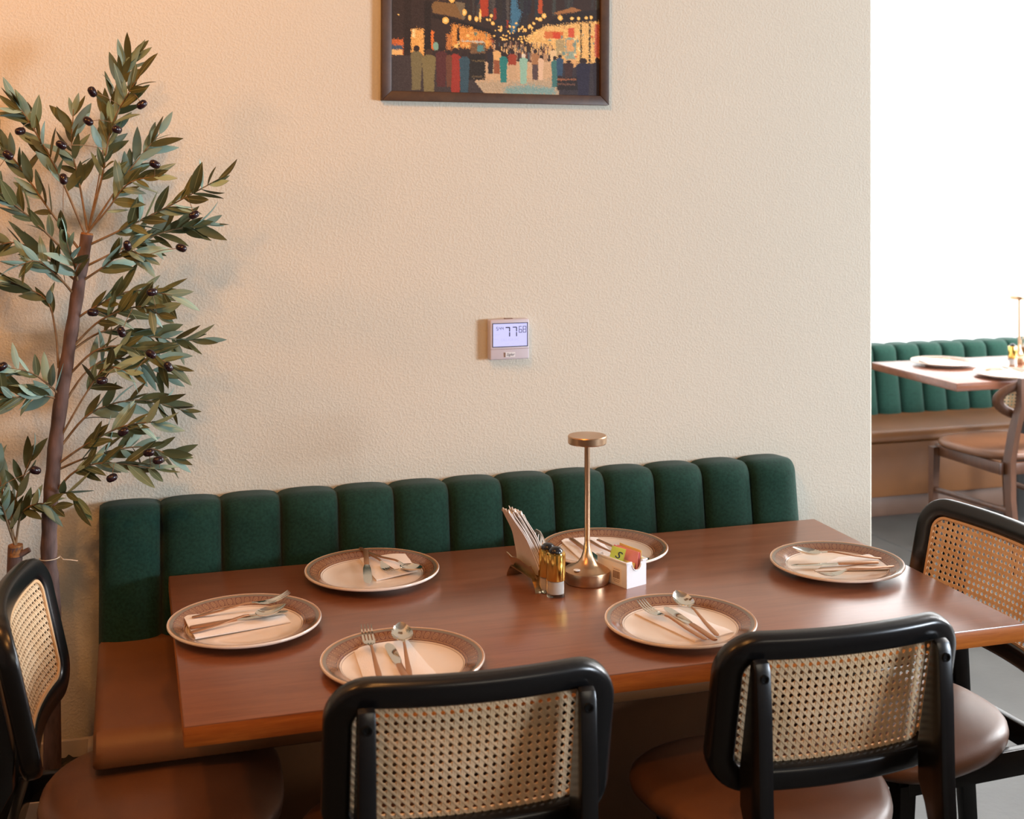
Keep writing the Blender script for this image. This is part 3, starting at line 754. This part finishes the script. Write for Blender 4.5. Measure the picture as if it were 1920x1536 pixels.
packet('yellow sweetener packet behind the pink packets', 'yellow', (wid*.86, .047, .014), RZ(PI/2-.04) @ RX(.06), .076, .060)
packet('yellow sweetener packet lying low in front of the pink ones', 'yellow', (wid*.45, .050, .0045), RZ(PI/2) @ RX(.25), .074, .044)
pk = packet('lime green packet with a black S, tilted in the caddy', 'lime', (wid*.26, .058, .030), RZ(-.85) @ RX(.12) @ RY(.24), .032, .050)
s_o = link_mesh('lettering', text_mesh('S', .026, 'ink', .15), pk); s_o.matrix_local = Matrix.Translation((.002, -.0021, .033)) @ Matrix.Rotation(PI/2, 4, 'X') @ Matrix.Rotation(-.35, 4, 'Z')

# ------------------------------------------------------------------ thermostat
tc_ = at_y(949.5, 634, WY)
TW, TH, TD = .106, .104, .030
th_ = thing('thermostat', 'square thermostat with a lit screen on the beige wall', 'thermostat', (tc_.x, WY, tc_.z))
MB().box((0, -TD/2-.0005, 0), (TW, TD-.001, TH), bev=.004, seg=3).build('housing', 'thermo', th_)
nx = lambda u: (u-135)/1315*TW-TW/2
nz = lambda v: TH/2-(v-130)/1325*TH
def rect(mb, u0, v0, u1, v1, y0, y1):
    mb.box(((nx(u0)+nx(u1))/2, (y0+y1)/2, (nz(v0)+nz(v1))/2), (abs(nx(u1)-nx(u0)), abs(y1-y0), abs(nz(v1)-nz(v0))))
m_ = MB(); fy = -TD
rect(m_, 215, 245, 1400, 268, fy-.0012, fy+.001); rect(m_, 215, 1012, 1400, 1034, fy-.0012, fy+.001); rect(m_, 215, 268, 235, 1012, fy-.0012, fy+.001); rect(m_, 1375, 268, 1400, 1012, fy-.0012, fy+.001)
m_.build('screen_bezel', 'ink', th_)
m_ = MB(); rect(m_, 235, 268, 1375, 1012, fy-.0004, fy+.001); scr = m_.build('screen', 'screen', th_)
m_ = MB(); rect(m_, 150, 1100, 1440, 1110, fy-.0002, fy+.001); m_.build('door_gap', 'ink_brown', th_)
m_ = MB(); rect(m_, 660, 112, 930, 135, -.022, -.010); m_.build('top_clip', 'ink_brown', th_)
SEG = {'0': 'abcdef', '1': 'bc', '2': 'abged', '3': 'abgcd', '4': 'fgbc', '5': 'afgcd', '6': 'afgedc', '7': 'abc', '8': 'abcdefg', '9': 'abfgcd'}
def seg7(mb, ch, u0, v0, u1, v1, t):
    vm = (v0+v1)/2; g = t*.35
    R = {'a': (u0+g, v0, u1-g, v0+t), 'g': (u0+g, vm-t/2, u1-g, vm+t/2), 'd': (u0+g, v1-t, u1-g, v1), 'f': (u0, v0+g, u0+t, vm-g), 'b': (u1-t, v0+g, u1, vm-g), 'e': (u0, vm+g, u0+t, v1-g), 'c': (u1-t, vm+g, u1, v1-g)}
    for s in SEG[ch]: rect(mb, *R[s], fy-.0008, fy-.0003)
m_ = MB()
seg7(m_, '7', 640, 378, 803, 705, 34); seg7(m_, '7', 880, 378, 1034, 705, 30)
seg7(m_, '6', 1098, 362, 1200, 578, 17); seg7(m_, '8', 1232, 362, 1345, 578, 17)
m_.build('digits', 'ink', scr)
m_ = MB(); seg7(m_, '5', 345, 370, 405, 485, 12); seg7(m_, '4', 435, 370, 500, 470, 12); seg7(m_, '4', 520, 370, 580, 470, 12)
rect(m_, 417, 395, 425, 405, fy-.0008, fy-.0003); rect(m_, 417, 440, 425, 450, fy-.0008, fy-.0003); m_.build('clock_digits', 'ink', scr)
def wtext(body, size, mat, u, v, parent, y, shear=0, sx=1):
    o = link_mesh('lettering', text_mesh(body, size, mat, shear, .0001), parent)
    o.matrix_local = Matrix.Translation((nx(u), y, nz(v))) @ Matrix.Rotation(PI/2, 4, 'X') @ Matrix.Diagonal((sx, 1, 1, 1)); return o
wtext('CALL FOR SVC', .0095, 'faint', 800, 805, scr, fy-.0006, 0, .8)
m_ = MB()
for a in ((265, 605, 470, 618), (265, 650, 420, 662), (260, 765, 400, 776), (1150, 612, 1250, 622), (610, 930, 770, 942), (860, 915, 930, 927), (1120, 990, 1200, 998)): rect(m_, *a, fy-.0006, fy-.0003)
m_.build('faint_markings', 'faint', scr)
m_ = MB(); rect(m_, 595, 1210, 975, 1370, fy-.0006, fy+.001); pl_ = m_.build('name_label', 'white_plastic', th_)
m_ = MB(); rect(m_, 597, 1215, 650, 1368, fy-.0009, fy-.0004); m_.build('brown_stripe', 'ink_brown', pl_)
wtext('Sigler', .0098, 'ink', 812, 1290, pl_, fy-.0008, .35)

# ------------------------------------------------------------------ framed picture
def paint():
    W, H = 333, 243                              # cells of 5 print units: 1665 x 1213, lower 745 show in the photograph
    rnd = np.random.RandomState(4)
    im = np.zeros((H+1, W+1, 3)); X, Y = np.meshgrid(130+5*np.arange(W+1), -468+5*np.arange(H+1))
    wob = lambda s: rnd.randn(H+1, W+1)*s
    im[:] = (58, 44, 38)
    def blend(mask, c, n=8):
        im[mask] = np.array(c)+rnd.randn(mask.sum(), 1)*n*.6
    def rc(x0, y0, x1, y1, c, j=4, n=8): blend((X+wob(j) > x0) & (X+wob(j) < x1) & (Y+wob(j) > y0) & (Y+wob(j) < y1), c, n)
    def el(x, y, rx, ry, c, j=.08, n=6): blend(((X-x)/rx)**2+((Y-y)/ry)**2 < 1+wob(j), c, n)
    def pg(pts, c, n=8, j=3):
        m = np.zeros(X.shape, bool); XX, YY = X+wob(j), Y+wob(j)
        for (x0, y0), (x1, y1) in zip(pts, pts[1:]+pts[:1]):
            if y0 == y1: continue
            m ^= ((y0 > YY) != (y1 > YY)) & (XX < (x1-x0)*(YY-y0)/(y1-y0)+x0)
        blend(m, c, n)
    pg([(820, -468), (1300, -468), (1180, 300), (960, 300)], (48, 44, 46)); pg([(1010, -468), (1170, -468), (1115, 70), (1150, 120), (1100, 270), (1060, 270), (1060, 60)], (70, 118, 145), 10, 8)
    for k in range(16):
        x = rnd.randint(640, 1050); rc(x, -468, x+rnd.randint(12, 40), rnd.randint(60, 200), [(70, 66, 62), (52, 46, 42), (84, 78, 72), (44, 48, 52)][k % 4])
    for k in range(14):
        x = rnd.randint(1130, 1790); rc(x, -468, x+rnd.randint(12, 60), rnd.randint(60, 160), [(50, 56, 58), (58, 54, 52), (44, 42, 50), (66, 70, 66)][k % 4])
    rc(130, -468, 440, 300, (56, 42, 36)); rc(820, 0, 885, 155, (175, 65, 35)); rc(820, -330, 880, -60, (160, 70, 40)); rc(925, 90, 948, 180, (140, 50, 35)); rc(1285, -40, 1318, 115, (190, 85, 45)); rc(1030, 180, 1045, 240, (150, 60, 40))
    pg([(445, 90), (470, 55), (640, 70), (690, 185), (450, 140)], (130, 98, 58)); pg([(620, 50), (700, 60), (700, 185), (690, 190)], (120, 105, 80)); rc(440, -40, 580, 40, (205, 130, 55))
    pg([(450, 150), (900, 250), (960, 300), (960, 330), (880, 290), (600, 215), (440, 180)], (40, 32, 28))
    pg([(600, 220), (900, 285), (930, 400), (600, 400)], (222, 150, 70), 26, 8); rc(640, 250, 660, 400, (40, 28, 22)); rc(560, 300, 600, 420, (190, 120, 60), 6, 24)
    for k in range(26):
        x, y = rnd.randint(610, 920), rnd.randint(240, 390); rc(x, y, x+rnd.randint(8, 30), y+rnd.randint(6, 26), [(250, 205, 120), (190, 80, 35), (110, 130, 110), (245, 175, 80)][k % 4], 3)
    rc(285, 270, 390, 470, (236, 175, 95), 8, 26); rc(295, 275, 315, 330, (255, 225, 160)); rc(130, 350, 232, 470, (205, 105, 50), 6, 20); rc(130, 395, 222, 432, (70, 90, 110)); rc(130, 430, 222, 470, (240, 190, 120)); rc(437, 280, 460, 420, (225, 120, 50)); el(478, 395, 22, 32, (130, 170, 150))
    rc(232, 40, 287, 745, (48, 36, 30)); rc(388, 60, 440, 600, (42, 32, 27))
    pg([(1200, 290), (1330, 215), (1790, 150), (1790, 500), (1500, 480), (1200, 345)], (238, 190, 115), 26, 8)
    pg([(1400, 110), (1560, 55), (1640, 75), (1500, 130)], (160, 110, 65)); pg([(1200, 280), (1480, 110), (1790, 60), (1790, 150), (1500, 175), (1330, 210)], (44, 36, 34))
    rc(1335, 250, 1490, 305, (215, 120, 65), 3); rc(1405, 255, 1465, 305, (210, 75, 45), 3); rc(1530, 215, 1580, 290, (215, 90, 60), 3); rc(1505, 295, 1595, 470, (150, 170, 150), 4, 14); rc(1515, 310, 1580, 400, (225, 170, 110), 4, 14); rc(1430, 310, 1500, 440, (180, 160, 115), 4, 16)
    for k in range(40):
        x, y = rnd.randint(1330, 1770), rnd.randint(190, 460); rc(x, y, x+rnd.randint(6, 24), y+rnd.randint(8, 34), [(255, 225, 160), (225, 110, 55), (250, 200, 130), (200, 140, 90), (120, 150, 140)][k % 5], 3)
    rc(1630, 180, 1642, 470, (40, 32, 30)); rc(1700, 170, 1714, 580, (42, 34, 32)); rc(1750, 180, 1790, 440, (200, 100, 80), 5, 20)
    pg([(860, 500), (1420, 480), (1520, 745), (740, 745)], (208, 174, 134), 12); pg([(760, 650), (1420, 620), (1500, 745), (740, 745)], (186, 166, 136), 16, 12); pg([(1040, 690), (1200, 670), (1420, 690), (1440, 745), (1000, 745)], (130, 165, 160), 14, 12)
    pg([(130, 470), (560, 480), (770, 640), (860, 745), (130, 745)], (66, 56, 54), 7); pg([(1420, 520), (1790, 480), (1790, 745), (1460, 745)], (58, 50, 54), 8)
    for k in range(150):                            # crowd
        t = rnd.rand(); x = 900+500*rnd.rand(); y = 340+110*t; w = 5+9*t; c = [(60, 40, 36), (150, 120, 95), (215, 175, 130), (110, 70, 55), (80, 90, 95), (190, 150, 110), (235, 190, 120)][rnd.randint(7)]
        rc(x-w/2, y-w, x+w/2, y+w*3.2, c, 2)
    lan = [(600, 30, 22, 34), (698, 132, 18, 26), (552, 198, 26, 26), (740, 170, 14, 22), (792, 178, 16, 20), (822, 150, 9, 50), (910, 148, 13, 14), (878, 180, 10, 12), (900, 180, 9, 10), (922, 205, 16, 14), (1332, 132, 20, 20), (1300, 160, 18, 16), (1272, 155, 10, 12), (1465, 142, 20, 22), (1250, 193, 12, 11), (1218, 216, 14, 15), (1108, 197, 10, 10), (1057, 224, 10, 11), (1160, 224, 9, 9), (1180, 248, 12, 14), (1560, 142, 16, 13), (1615, 140, 13, 14), (1678, 134, 14, 13), (1718, 128, 13, 15), (990, 235, 10, 14), (1045, 262, 9, 9), (192, 168, 8, 5)]
    for k in range(60):
        lan.append((rnd.randint(930, 1290), rnd.randint(225, 345), rnd.randint(5, 10), rnd.randint(5, 9)))
    for x, y, a, b_ in lan: el(x, y, a, b_, (253, 196, 98)); el(x, y, a*.5, b_*.5, (255, 226, 150))
    rc(735, 440, 862, 640, (44, 38, 32)); rc(745, 360, 862, 440, (120, 90, 60), 4, 20); pg([(670, 345), (840, 340), (868, 360), (700, 355)], (200, 195, 175)); rc(755, 490, 855, 500, (110, 92, 60)); rc(760, 610, 840, 622, (100, 84, 60)); rc(800, 375, 850, 425, (90, 140, 140))
    rc(1440, 600, 1610, 700, (40, 32, 30)); rc(1445, 612, 1600, 624, (150, 95, 65)); rc(1500, 460, 1600, 520, (225, 175, 115)); rc(1440, 650, 1590, 662, (110, 76, 60))
    def man(x, y0, y1, w, c, head=(52, 38, 34), legs=None):
        h = y1-y0; el(x, y0+h*.07, w*.26, h*.075, head, .05); pg([(x-w*.5, y0+h*.2), (x-w*.2, y0+h*.13), (x+w*.2, y0+h*.13), (x+w*.5, y0+h*.2), (x+w*.42, y0+h*.55), (x-w*.42, y0+h*.55)], c, 8, 2)
        pg([(x-w*.42, y0+h*.5), (x+w*.42, y0+h*.5), (x+w*.36, y1), (x-w*.36, y1)], legs or c, 8, 2)
    man(330, 395, 728, 92, (120, 110, 76)); man(425, 420, 738, 110, (128, 116, 76), (70, 52, 40)); man(520, 390, 700, 92, (88, 46, 44)); man(630, 405, 742, 92, (158, 56, 42)); man(700, 425, 742, 84, (58, 84, 96)); man(580, 420, 700, 50, (110, 70, 50))
    man(905, 400, 590, 50, (50, 44, 46)); man(955, 385, 590, 62, (226, 180, 116), legs=(150, 88, 56)); man(1008, 425, 655, 66, (48, 128, 122)); man(1078, 405, 630, 70, (158, 66, 42), legs=(200, 168, 130)); man(1168, 430, 662, 66, (150, 194, 172), (226, 214, 188)); man(1262, 392, 628, 60, (170, 122, 80), legs=(90, 72, 70)); man(1308, 435, 628, 46, (228, 194, 160)); man(1408, 385, 480, 60, (232, 200, 150)); man(1420, 440, 680, 56, (70, 120, 116)); man(1462, 430, 590, 60, (56, 82, 108)); man(1535, 470, 600, 80, (66, 44, 40)); man(1655, 450, 745, 120, (44, 40, 58)); man(1770, 440, 745, 70, (46, 38, 46))
    im += rnd.randn(H+1, W+1, 1)*2.5
    im = np.clip(im, 0, 255)/255; im = np.where(im < .04045, im/12.92, ((im+.055)/1.055)**2.4)
    return W, H, im
pl = at_y(713, 190, WY); pr = at_y(1136.5, 195, WY)
PW, PH, FWd, FD = pr.x-pl.x, .457, .0245, .022
pic = thing('framed_picture', 'painting of a crowded night market street in a brown wooden frame', 'picture', ((pl.x+pr.x)/2, WY, pl.z))
pic.rotation_euler = (0, .004, 0)
for nm, (x, z, w, h) in {'b': (0, FWd/2, PW, FWd), 't': (0, PH-FWd/2, PW, FWd), 'l': (-PW/2+FWd/2, PH/2, FWd, PH), 'r': (PW/2-FWd/2, PH/2, FWd, PH)}.items():
    q = FWd
    if nm in 'bt':
        s = 1 if nm == 'b' else -1; z0 = 0 if nm == 'b' else PH
        poly = [(-PW/2, z0), (PW/2, z0), (PW/2-q, z0+s*q), (-PW/2+q, z0+s*q)]
    else:
        s = 1 if nm == 'l' else -1; x0 = -PW/2 if nm == 'l' else PW/2
        poly = [(x0, 0), (x0, PH), (x0+s*q, PH-q), (x0+s*q, q)]
    MB().prism(poly, lambda a, b, t: (a, t, b), -FD-.001, -.001, bev=.0015).build('frame_rail', 'frame', pic)
W, H, im = paint()
iw, ih = PW-2*FWd+.004, PH-2*FWd+.004
xs = np.linspace(-iw/2, iw/2, W+1); zs = np.linspace(PH-FWd+.002, FWd-.002, H+1)
vs = [(x, -.013, z) for z in zs for x in xs]
fs = [(r*(W+1)+c, (r+1)*(W+1)+c, (r+1)*(W+1)+c+1, r*(W+1)+c+1) for r in range(H) for c in range(W)]
me = bpy.data.meshes.new('art_print'); me.from_pydata(vs, [], fs); me.materials.append(MT['print'])
at_ = me.color_attributes.new('print', 'FLOAT_COLOR', 'POINT')
at_.data.foreach_set('color', np.concatenate([im.reshape(-1, 3), np.ones(((H+1)*(W+1), 1))], 1).astype(np.float32).ravel())
link_mesh('art_print', me, pic)
MB().box((0, -.008, PH/2), (PW-.02, .006, PH-.02)).build('backing_board', 'frame', pic)

# ------------------------------------------------------------------ olive tree in a white planter
PX0, PX1, PY0, PY1, PH_ = -.38, -.075, 2.82, 3.12, .345
pl_t = thing('planter', 'square white planter with dark moss on the floor under the olive tree', 'planter', ((PX0+PX1)/2, (PY0+PY1)/2, 0))
hw, hd, t_ = (PX1-PX0)/2, (PY1-PY0)/2, .014
mb = MB()
for s in (-1, 1):
    mb.box((s*(hw-t_/2), 0, PH_/2), (t_, 2*hd, PH_), bev=.003); mb.box((0, s*(hd-t_/2), PH_/2), (2*hw-2*t_+.004, t_, PH_), bev=.003)
mb.box((0, 0, .01), (2*hw-.01, 2*hd-.01, .02)); mb.build('box', 'planter', pl_t)
N = 26; so = []
rnd = random.Random(5)
for i in range(N+1):
    for k in range(N+1):
        so.append((-hw+t_+(2*hw-2*t_)*i/N, -hd+t_+(2*hd-2*t_)*k/N, PH_-.05+.012*rnd.random()+.014*math.sin(i*.5)*math.cos(k*.4)))
o_ = MB().add(so, [(i*(N+1)+k, (i+1)*(N+1)+k, (i+1)*(N+1)+k+1, i*(N+1)+k+1) for i in range(N) for k in range(N)]).build('moss', 'soil', pl_t, 80)

TY = 2.97
base = at_y(98, 1140, TY); base.z = PH_-.06
tree = thing('olive_tree', 'artificial olive tree with silvery leaves and black olives in the planter', 'tree', base)
def loc(p): return Vector(p)-base
def smooth(pts, n):
    P = [Vector(p) for p in pts]; out = []
    P = [P[0]*2-P[1]]+P+[P[-1]*2-P[-2]]
    for i in range(1, len(P)-2):
        for k in range(n):
            t = k/n; a, b, c, d = P[i-1], P[i], P[i+1], P[i+2]
            out.append(.5*((2*b)+(c-a)*t+(2*a-5*b+4*c-d)*t*t+(3*b-a-3*c+d)*t**3))
    out.append(P[-2]); return out
trunk_px = [(98, 1140), (92, 1060), (93, 980), (98, 900), (108, 800), (122, 700), (136, 610), (150, 520), (163, 440)]
tp = smooth([base]+[at_y(u, v, TY) for u, v in trunk_px], 5)
r0 = [(.0185-.0050*i/(len(tp)-1))*(1+.06*math.sin(i*1.7)) for i in range(len(tp))]
trunk = MB().tube([loc(p) for p in tp], r0, 14).build('trunk', 'bark', tree, 60)
top = loc(tp[-1]); td = (tp[-1]-tp[-2]).normalized()
MB().tube([top-td*.002, top+td*.004], [r0[-1]*.97, r0[-1]*.9], 14).build('sawn_end', 'cut_wood', trunk)
s_b = at_y(36, 1140, 3.0); s_b.z = PH_-.06
sp_ = smooth([s_b]+[at_y(u, v, 3.0) for u, v in ((30, 1140), (27, 1080), (29, 1025))], 4)
st = MB().tube([loc(p) for p in sp_], .016, 12).build('trunk', 'bark', tree, 60)
MB().tube([loc(sp_[-1])+Vector((0, 0, -.02)), loc(sp_[-1])+Vector((0, 0, .004))], [.0168, .0155], 12).build('sawn_end', 'cut_wood', st)
MB().tube([loc(sp_[-1])+Vector((.008, -.006, -.018)), loc(sp_[-1])+Vector((.030, -.012, -.006))], [.008, .006], 8).build('branch_stub', 'bark', st)
tie = [loc(at_y(93, 1049, TY))+Vector((.021*math.cos(a), .021*math.sin(a), .0008*a)) for a in np.linspace(.3, 2*PI+.1, 26)]
tie += [loc(at_y(u, v, TY-.02)) for u, v in ((118, 1049), (132, 1050), (146, 1052))]
MB().tube(tie, .0011, 6).build('cable_tie', 'tie', trunk)
# leaf meshes: two skins, a top and a paler back
LM = []
for k in range(6):
    Lf = .075; Wf = (.0195, .0215, .017, .020, .0185, .0225)[k]; bend = (.10, -.25, .35, .02, .5, -.12)[k]; fold = (.25, .15, .3, .2, .1, .28)[k]
    rows = []
    for i in range(7):
        t = i/6; w = Wf/2*(math.sin(PI*min(1, (.04+.96*t)**.85))**.8 if t < 1 else .01)
        w = max(w, .0004); y = Lf*(t-.12*abs(bend)*t*t); z = bend*Lf*t*t*.6
        rows.append((y, z, w))
    mb = MB()
    for off, mi in ((.00025, 0), (-.00025, 1)):
        vs = []
        for y, z, w in rows: vs += [(-w, y, z+w*fold+off), (0, y, z+off), (w, y, z+w*fold+off)]
        fs = []
        for i in range(6):
            for c in range(2): a = i*3+c; fs.append((a, a+1, a+4, a+3) if mi == 0 else (a, a+3, a+4, a+1))
        mb.add(vs, fs, mi)
    me = bpy.data.meshes.new('leaf'); me.from_pydata(mb.v, [], mb.f); me.materials.append(MT['leaf_top']); me.materials.append(MT['leaf_back'])
    me.polygons.foreach_set('material_index', mb.m); me.polygons.foreach_set('use_smooth', [True]*len(me.polygons)); LM.append(me)
# branches: pixel-drawn curves, depth at tip, start fraction of the leaves, number of leaves
BR = [
 ([(166, 432), (186, 335), (200, 240), (222, 150), (250, 105)], 2.97, .42, 24),
 ([(166, 432), (192, 330), (212, 230), (262, 140)], 2.86, .35, 18),
 ([(164, 432), (150, 350), (135, 275), (138, 205)], 3.02, .35, 15),
 ([(160, 440), (112, 330), (62, 240), (28, 190)], 2.93, .30, 18),
 ([(167, 434), (212, 365), (250, 310), (300, 250)], 3.03, .35, 17),
 ([(166, 460), (230, 430), (320, 385), (412, 335)], 2.88, .30, 22),
 ([(160, 500), (240, 462), (320, 432), (395, 420)], 2.98, .35, 20),
 ([(165, 436), (200, 395), (240, 345), (290, 330)], 2.85, .4, 12),
 ([(150, 470), (90, 390), (35, 310), (-8, 262)], 2.97, .3, 16),
 ([(148, 500), (80, 430), (20, 380), (-30, 360)], 2.87, .3, 15),
 ([(146, 530), (85, 480), (25, 455), (-25, 470)], 3.0, .3, 14),
 ([(150, 530), (195, 500), (235, 470), (270, 480)], 2.87, .3, 12),
 ([(145, 560), (110, 520), (70, 490), (30, 500)], 2.88, .25, 12),
 ([(148, 540), (140, 500), (130, 470), (118, 430)], 2.85, .15, 11),
 ([(110, 690), (104, 620), (85, 560), (20, 530)], 2.95, .55, 9),
 ([(140, 600), (180, 575), (250, 545), (330, 555)], 2.9, .3, 17),
 ([(132, 655), (190, 600), (260, 575), (300, 590)], 2.86, .35, 13),
 ([(130, 660), (200, 620), (290, 632), (372, 640)], 2.97, .35, 19),
 ([(122, 710), (185, 655), (260, 655), (330, 690)], 2.9, .35, 16),
 ([(112, 770), (165, 695), (230, 672), (310, 705)], 3.0, .4, 15),
 ([(108, 830), (160, 740), (200, 690), (250, 700)], 2.87, .4, 12),
 ([(104, 850), (170, 775), (260, 750), (345, 770)], 2.97, .3, 19),
 ([(102, 875), (160, 835), (230, 800), (300, 790)], 2.87, .3, 15),
 ([(100, 885), (165, 858), (260, 838), (335, 858)], 2.95, .3, 17),
 ([(98, 930), (140, 885), (200, 868), (300, 880)], 2.88, .35, 15),
 ([(112, 750), (70, 738), (25, 745), (-30, 720)], 2.88, .1, 17),
 ([(114, 745), (95, 725), (60, 700), (20, 690)], 2.9, .2, 10),
 ([(29, 1025), (22, 970), (40, 905), (62, 850)], 2.95, .25, 12),
 ([(29, 1025), (12, 960), (0, 900), (-12, 850)], 3.0, .25, 10),
 ([(29, 1025), (40, 965), (70, 945), (104, 950)], 2.9, .3, 11),
 ([(29, 1025), (15, 985), (2, 945), (-22, 925)], 2.87, .3, 9),
 ([(96, 960), (112, 930), (130, 925), (150, 945)], 2.92, .35, 6),
]
rl = random.Random(11); count = 0; rest = []
cam_dir = Vector((SY, CY, 0))
BPTS = []
for bi, (px, ytip, f0, nl) in enumerate(BR):
    nl = int(nl*1.3); f0 *= .85
    n = len(px); pts = []
    ystart = TY if px[0][0] > 60 else 3.0
    for i, (u, v) in enumerate(px):
        pts.append(at_y(u, v, ystart+(ytip-ystart)*(i/(n-1))**1.2))
    P = smooth(pts, 6); rad = [.0030-.0019*i/(len(P)-1) for i in range(len(P))]
    br = MB().tube([loc(p) for p in P], rad, 6).build('branch', 'twig', tree, 60)
    BPTS += [(p, br) for p in P]
    for k in range(nl):
        t = min(.999, max(f0*.8, f0+(1-f0)*(k+.5+rl.uniform(-.9, .9))/nl)); q = t*(len(P)-1); i = min(int(q), len(P)-2)
        p = P[i].lerp(P[i+1], q-i); d = (P[i+1]-P[i]).normalized()
        side = (1 if k % 2 else -1)
        perp = d.cross(cam_dir).normalized()
        az = rl.uniform(-.9, .9)
        out = (perp*side*math.cos(az)+cam_dir*math.sin(az)).normalized()
        spread = rl.uniform(.20, .95) if k < nl-2 else rl.uniform(.0, .3)
        ld = (d*math.cos(spread)+out*math.sin(spread)).normalized()
        ld = (ld+Vector((0, 0, rl.uniform(-.15, .12)))).normalized()
        sc = rl.uniform(.62, 1.14)*(1-.2*max(0, t-.85)/.15)
        tip = p+ld*.075*sc
        if tip.y > WY-.012: ld.y -= (tip.y-WY+.02)/(.075*sc); ld.normalize()
        nr = (-cam_dir+Vector((0, 0, .55))).normalized()
        roll = rl.gauss(0, .75) if rl.random() < .62 else PI+rl.gauss(0, .6)
        x = ld.cross(nr).normalized(); z = x.cross(ld)
        Mx = Matrix((x, ld, z)).transposed() @ Matrix.Rotation(roll, 3, 'Y')
        Mw = Matrix.Translation(loc(p)) @ Mx.to_4x4() @ Matrix.Diagonal((sc*1.05, sc, sc, 1))
        me = LM[rl.randrange(6)]
        near = p.y
        rest.append((near, Mw, me, br))
rest.sort(key=lambda q: q[0])
for near, Mw, me, br in rest[:298]:
    o = link_mesh('leaf', me, br); o.matrix_local = Mw
mb = MB(); mi = []
for near, Mw, me, br in rest[298:]:
    o_ = len(mb.v); mb.v += [tuple(Mw @ v.co) for v in me.vertices]
    for p in me.polygons: mb.f.append(tuple(i+o_ for i in p.vertices)); mb.m.append(p.material_index)
me = bpy.data.meshes.new('foliage'); me.from_pydata(mb.v, [], mb.f); me.materials.append(MT['leaf_top']); me.materials.append(MT['leaf_back'])
me.polygons.foreach_set('material_index', mb.m); me.polygons.foreach_set('use_smooth', [True]*len(mb.f))
fo = link_mesh('foliage', me, tree); fo['kind'] = 'stuff'
# olives
OM = MB().lathe([(0, -.0125), (.004, -.0118), (.0075, -.0085), (.0088, 0), (.0078, .0075), (.0045, .0112), (0, .0122)], 16).mesh('olive', 'olive', 60)
for u, v in [(173, 172), (266, 196), (165, 227), (219, 243), (38, 246), (115, 272), (15, 291), (290, 308), (119, 336), (364, 403), (340, 465), (239, 461), (285, 548), (174, 586), (228, 623), (316, 688), (191, 714), (283, 664), (231, 810), (279, 849), (297, 863), (210, 896), (66, 882), (3, 688)]:
    p = at_y(u, v, 2.84)
    bp, br = min(BPTS, key=lambda q: (q[0]-p).length+abs(q[0].y-2.85)*.2)
    p = at_y(u, v, bp.y-.02); bp = min((q[0] for q in BPTS if q[1] == br), key=lambda q: (q-p).length)
    o = link_mesh('olive', OM, br)
    a = Vector((rl.uniform(-1, 1), rl.uniform(-.3, .3), rl.uniform(-.5, .5))).normalized()
    o.matrix_local = Matrix.Translation(loc(p)) @ a.to_track_quat('Z', 'Y').to_matrix().to_4x4()
    MB().tube([loc(bp), loc((bp+p)/2)+Vector((0, -.003, .004)), loc(p)], .0008, 5).build('olive_stem', 'twig', br)
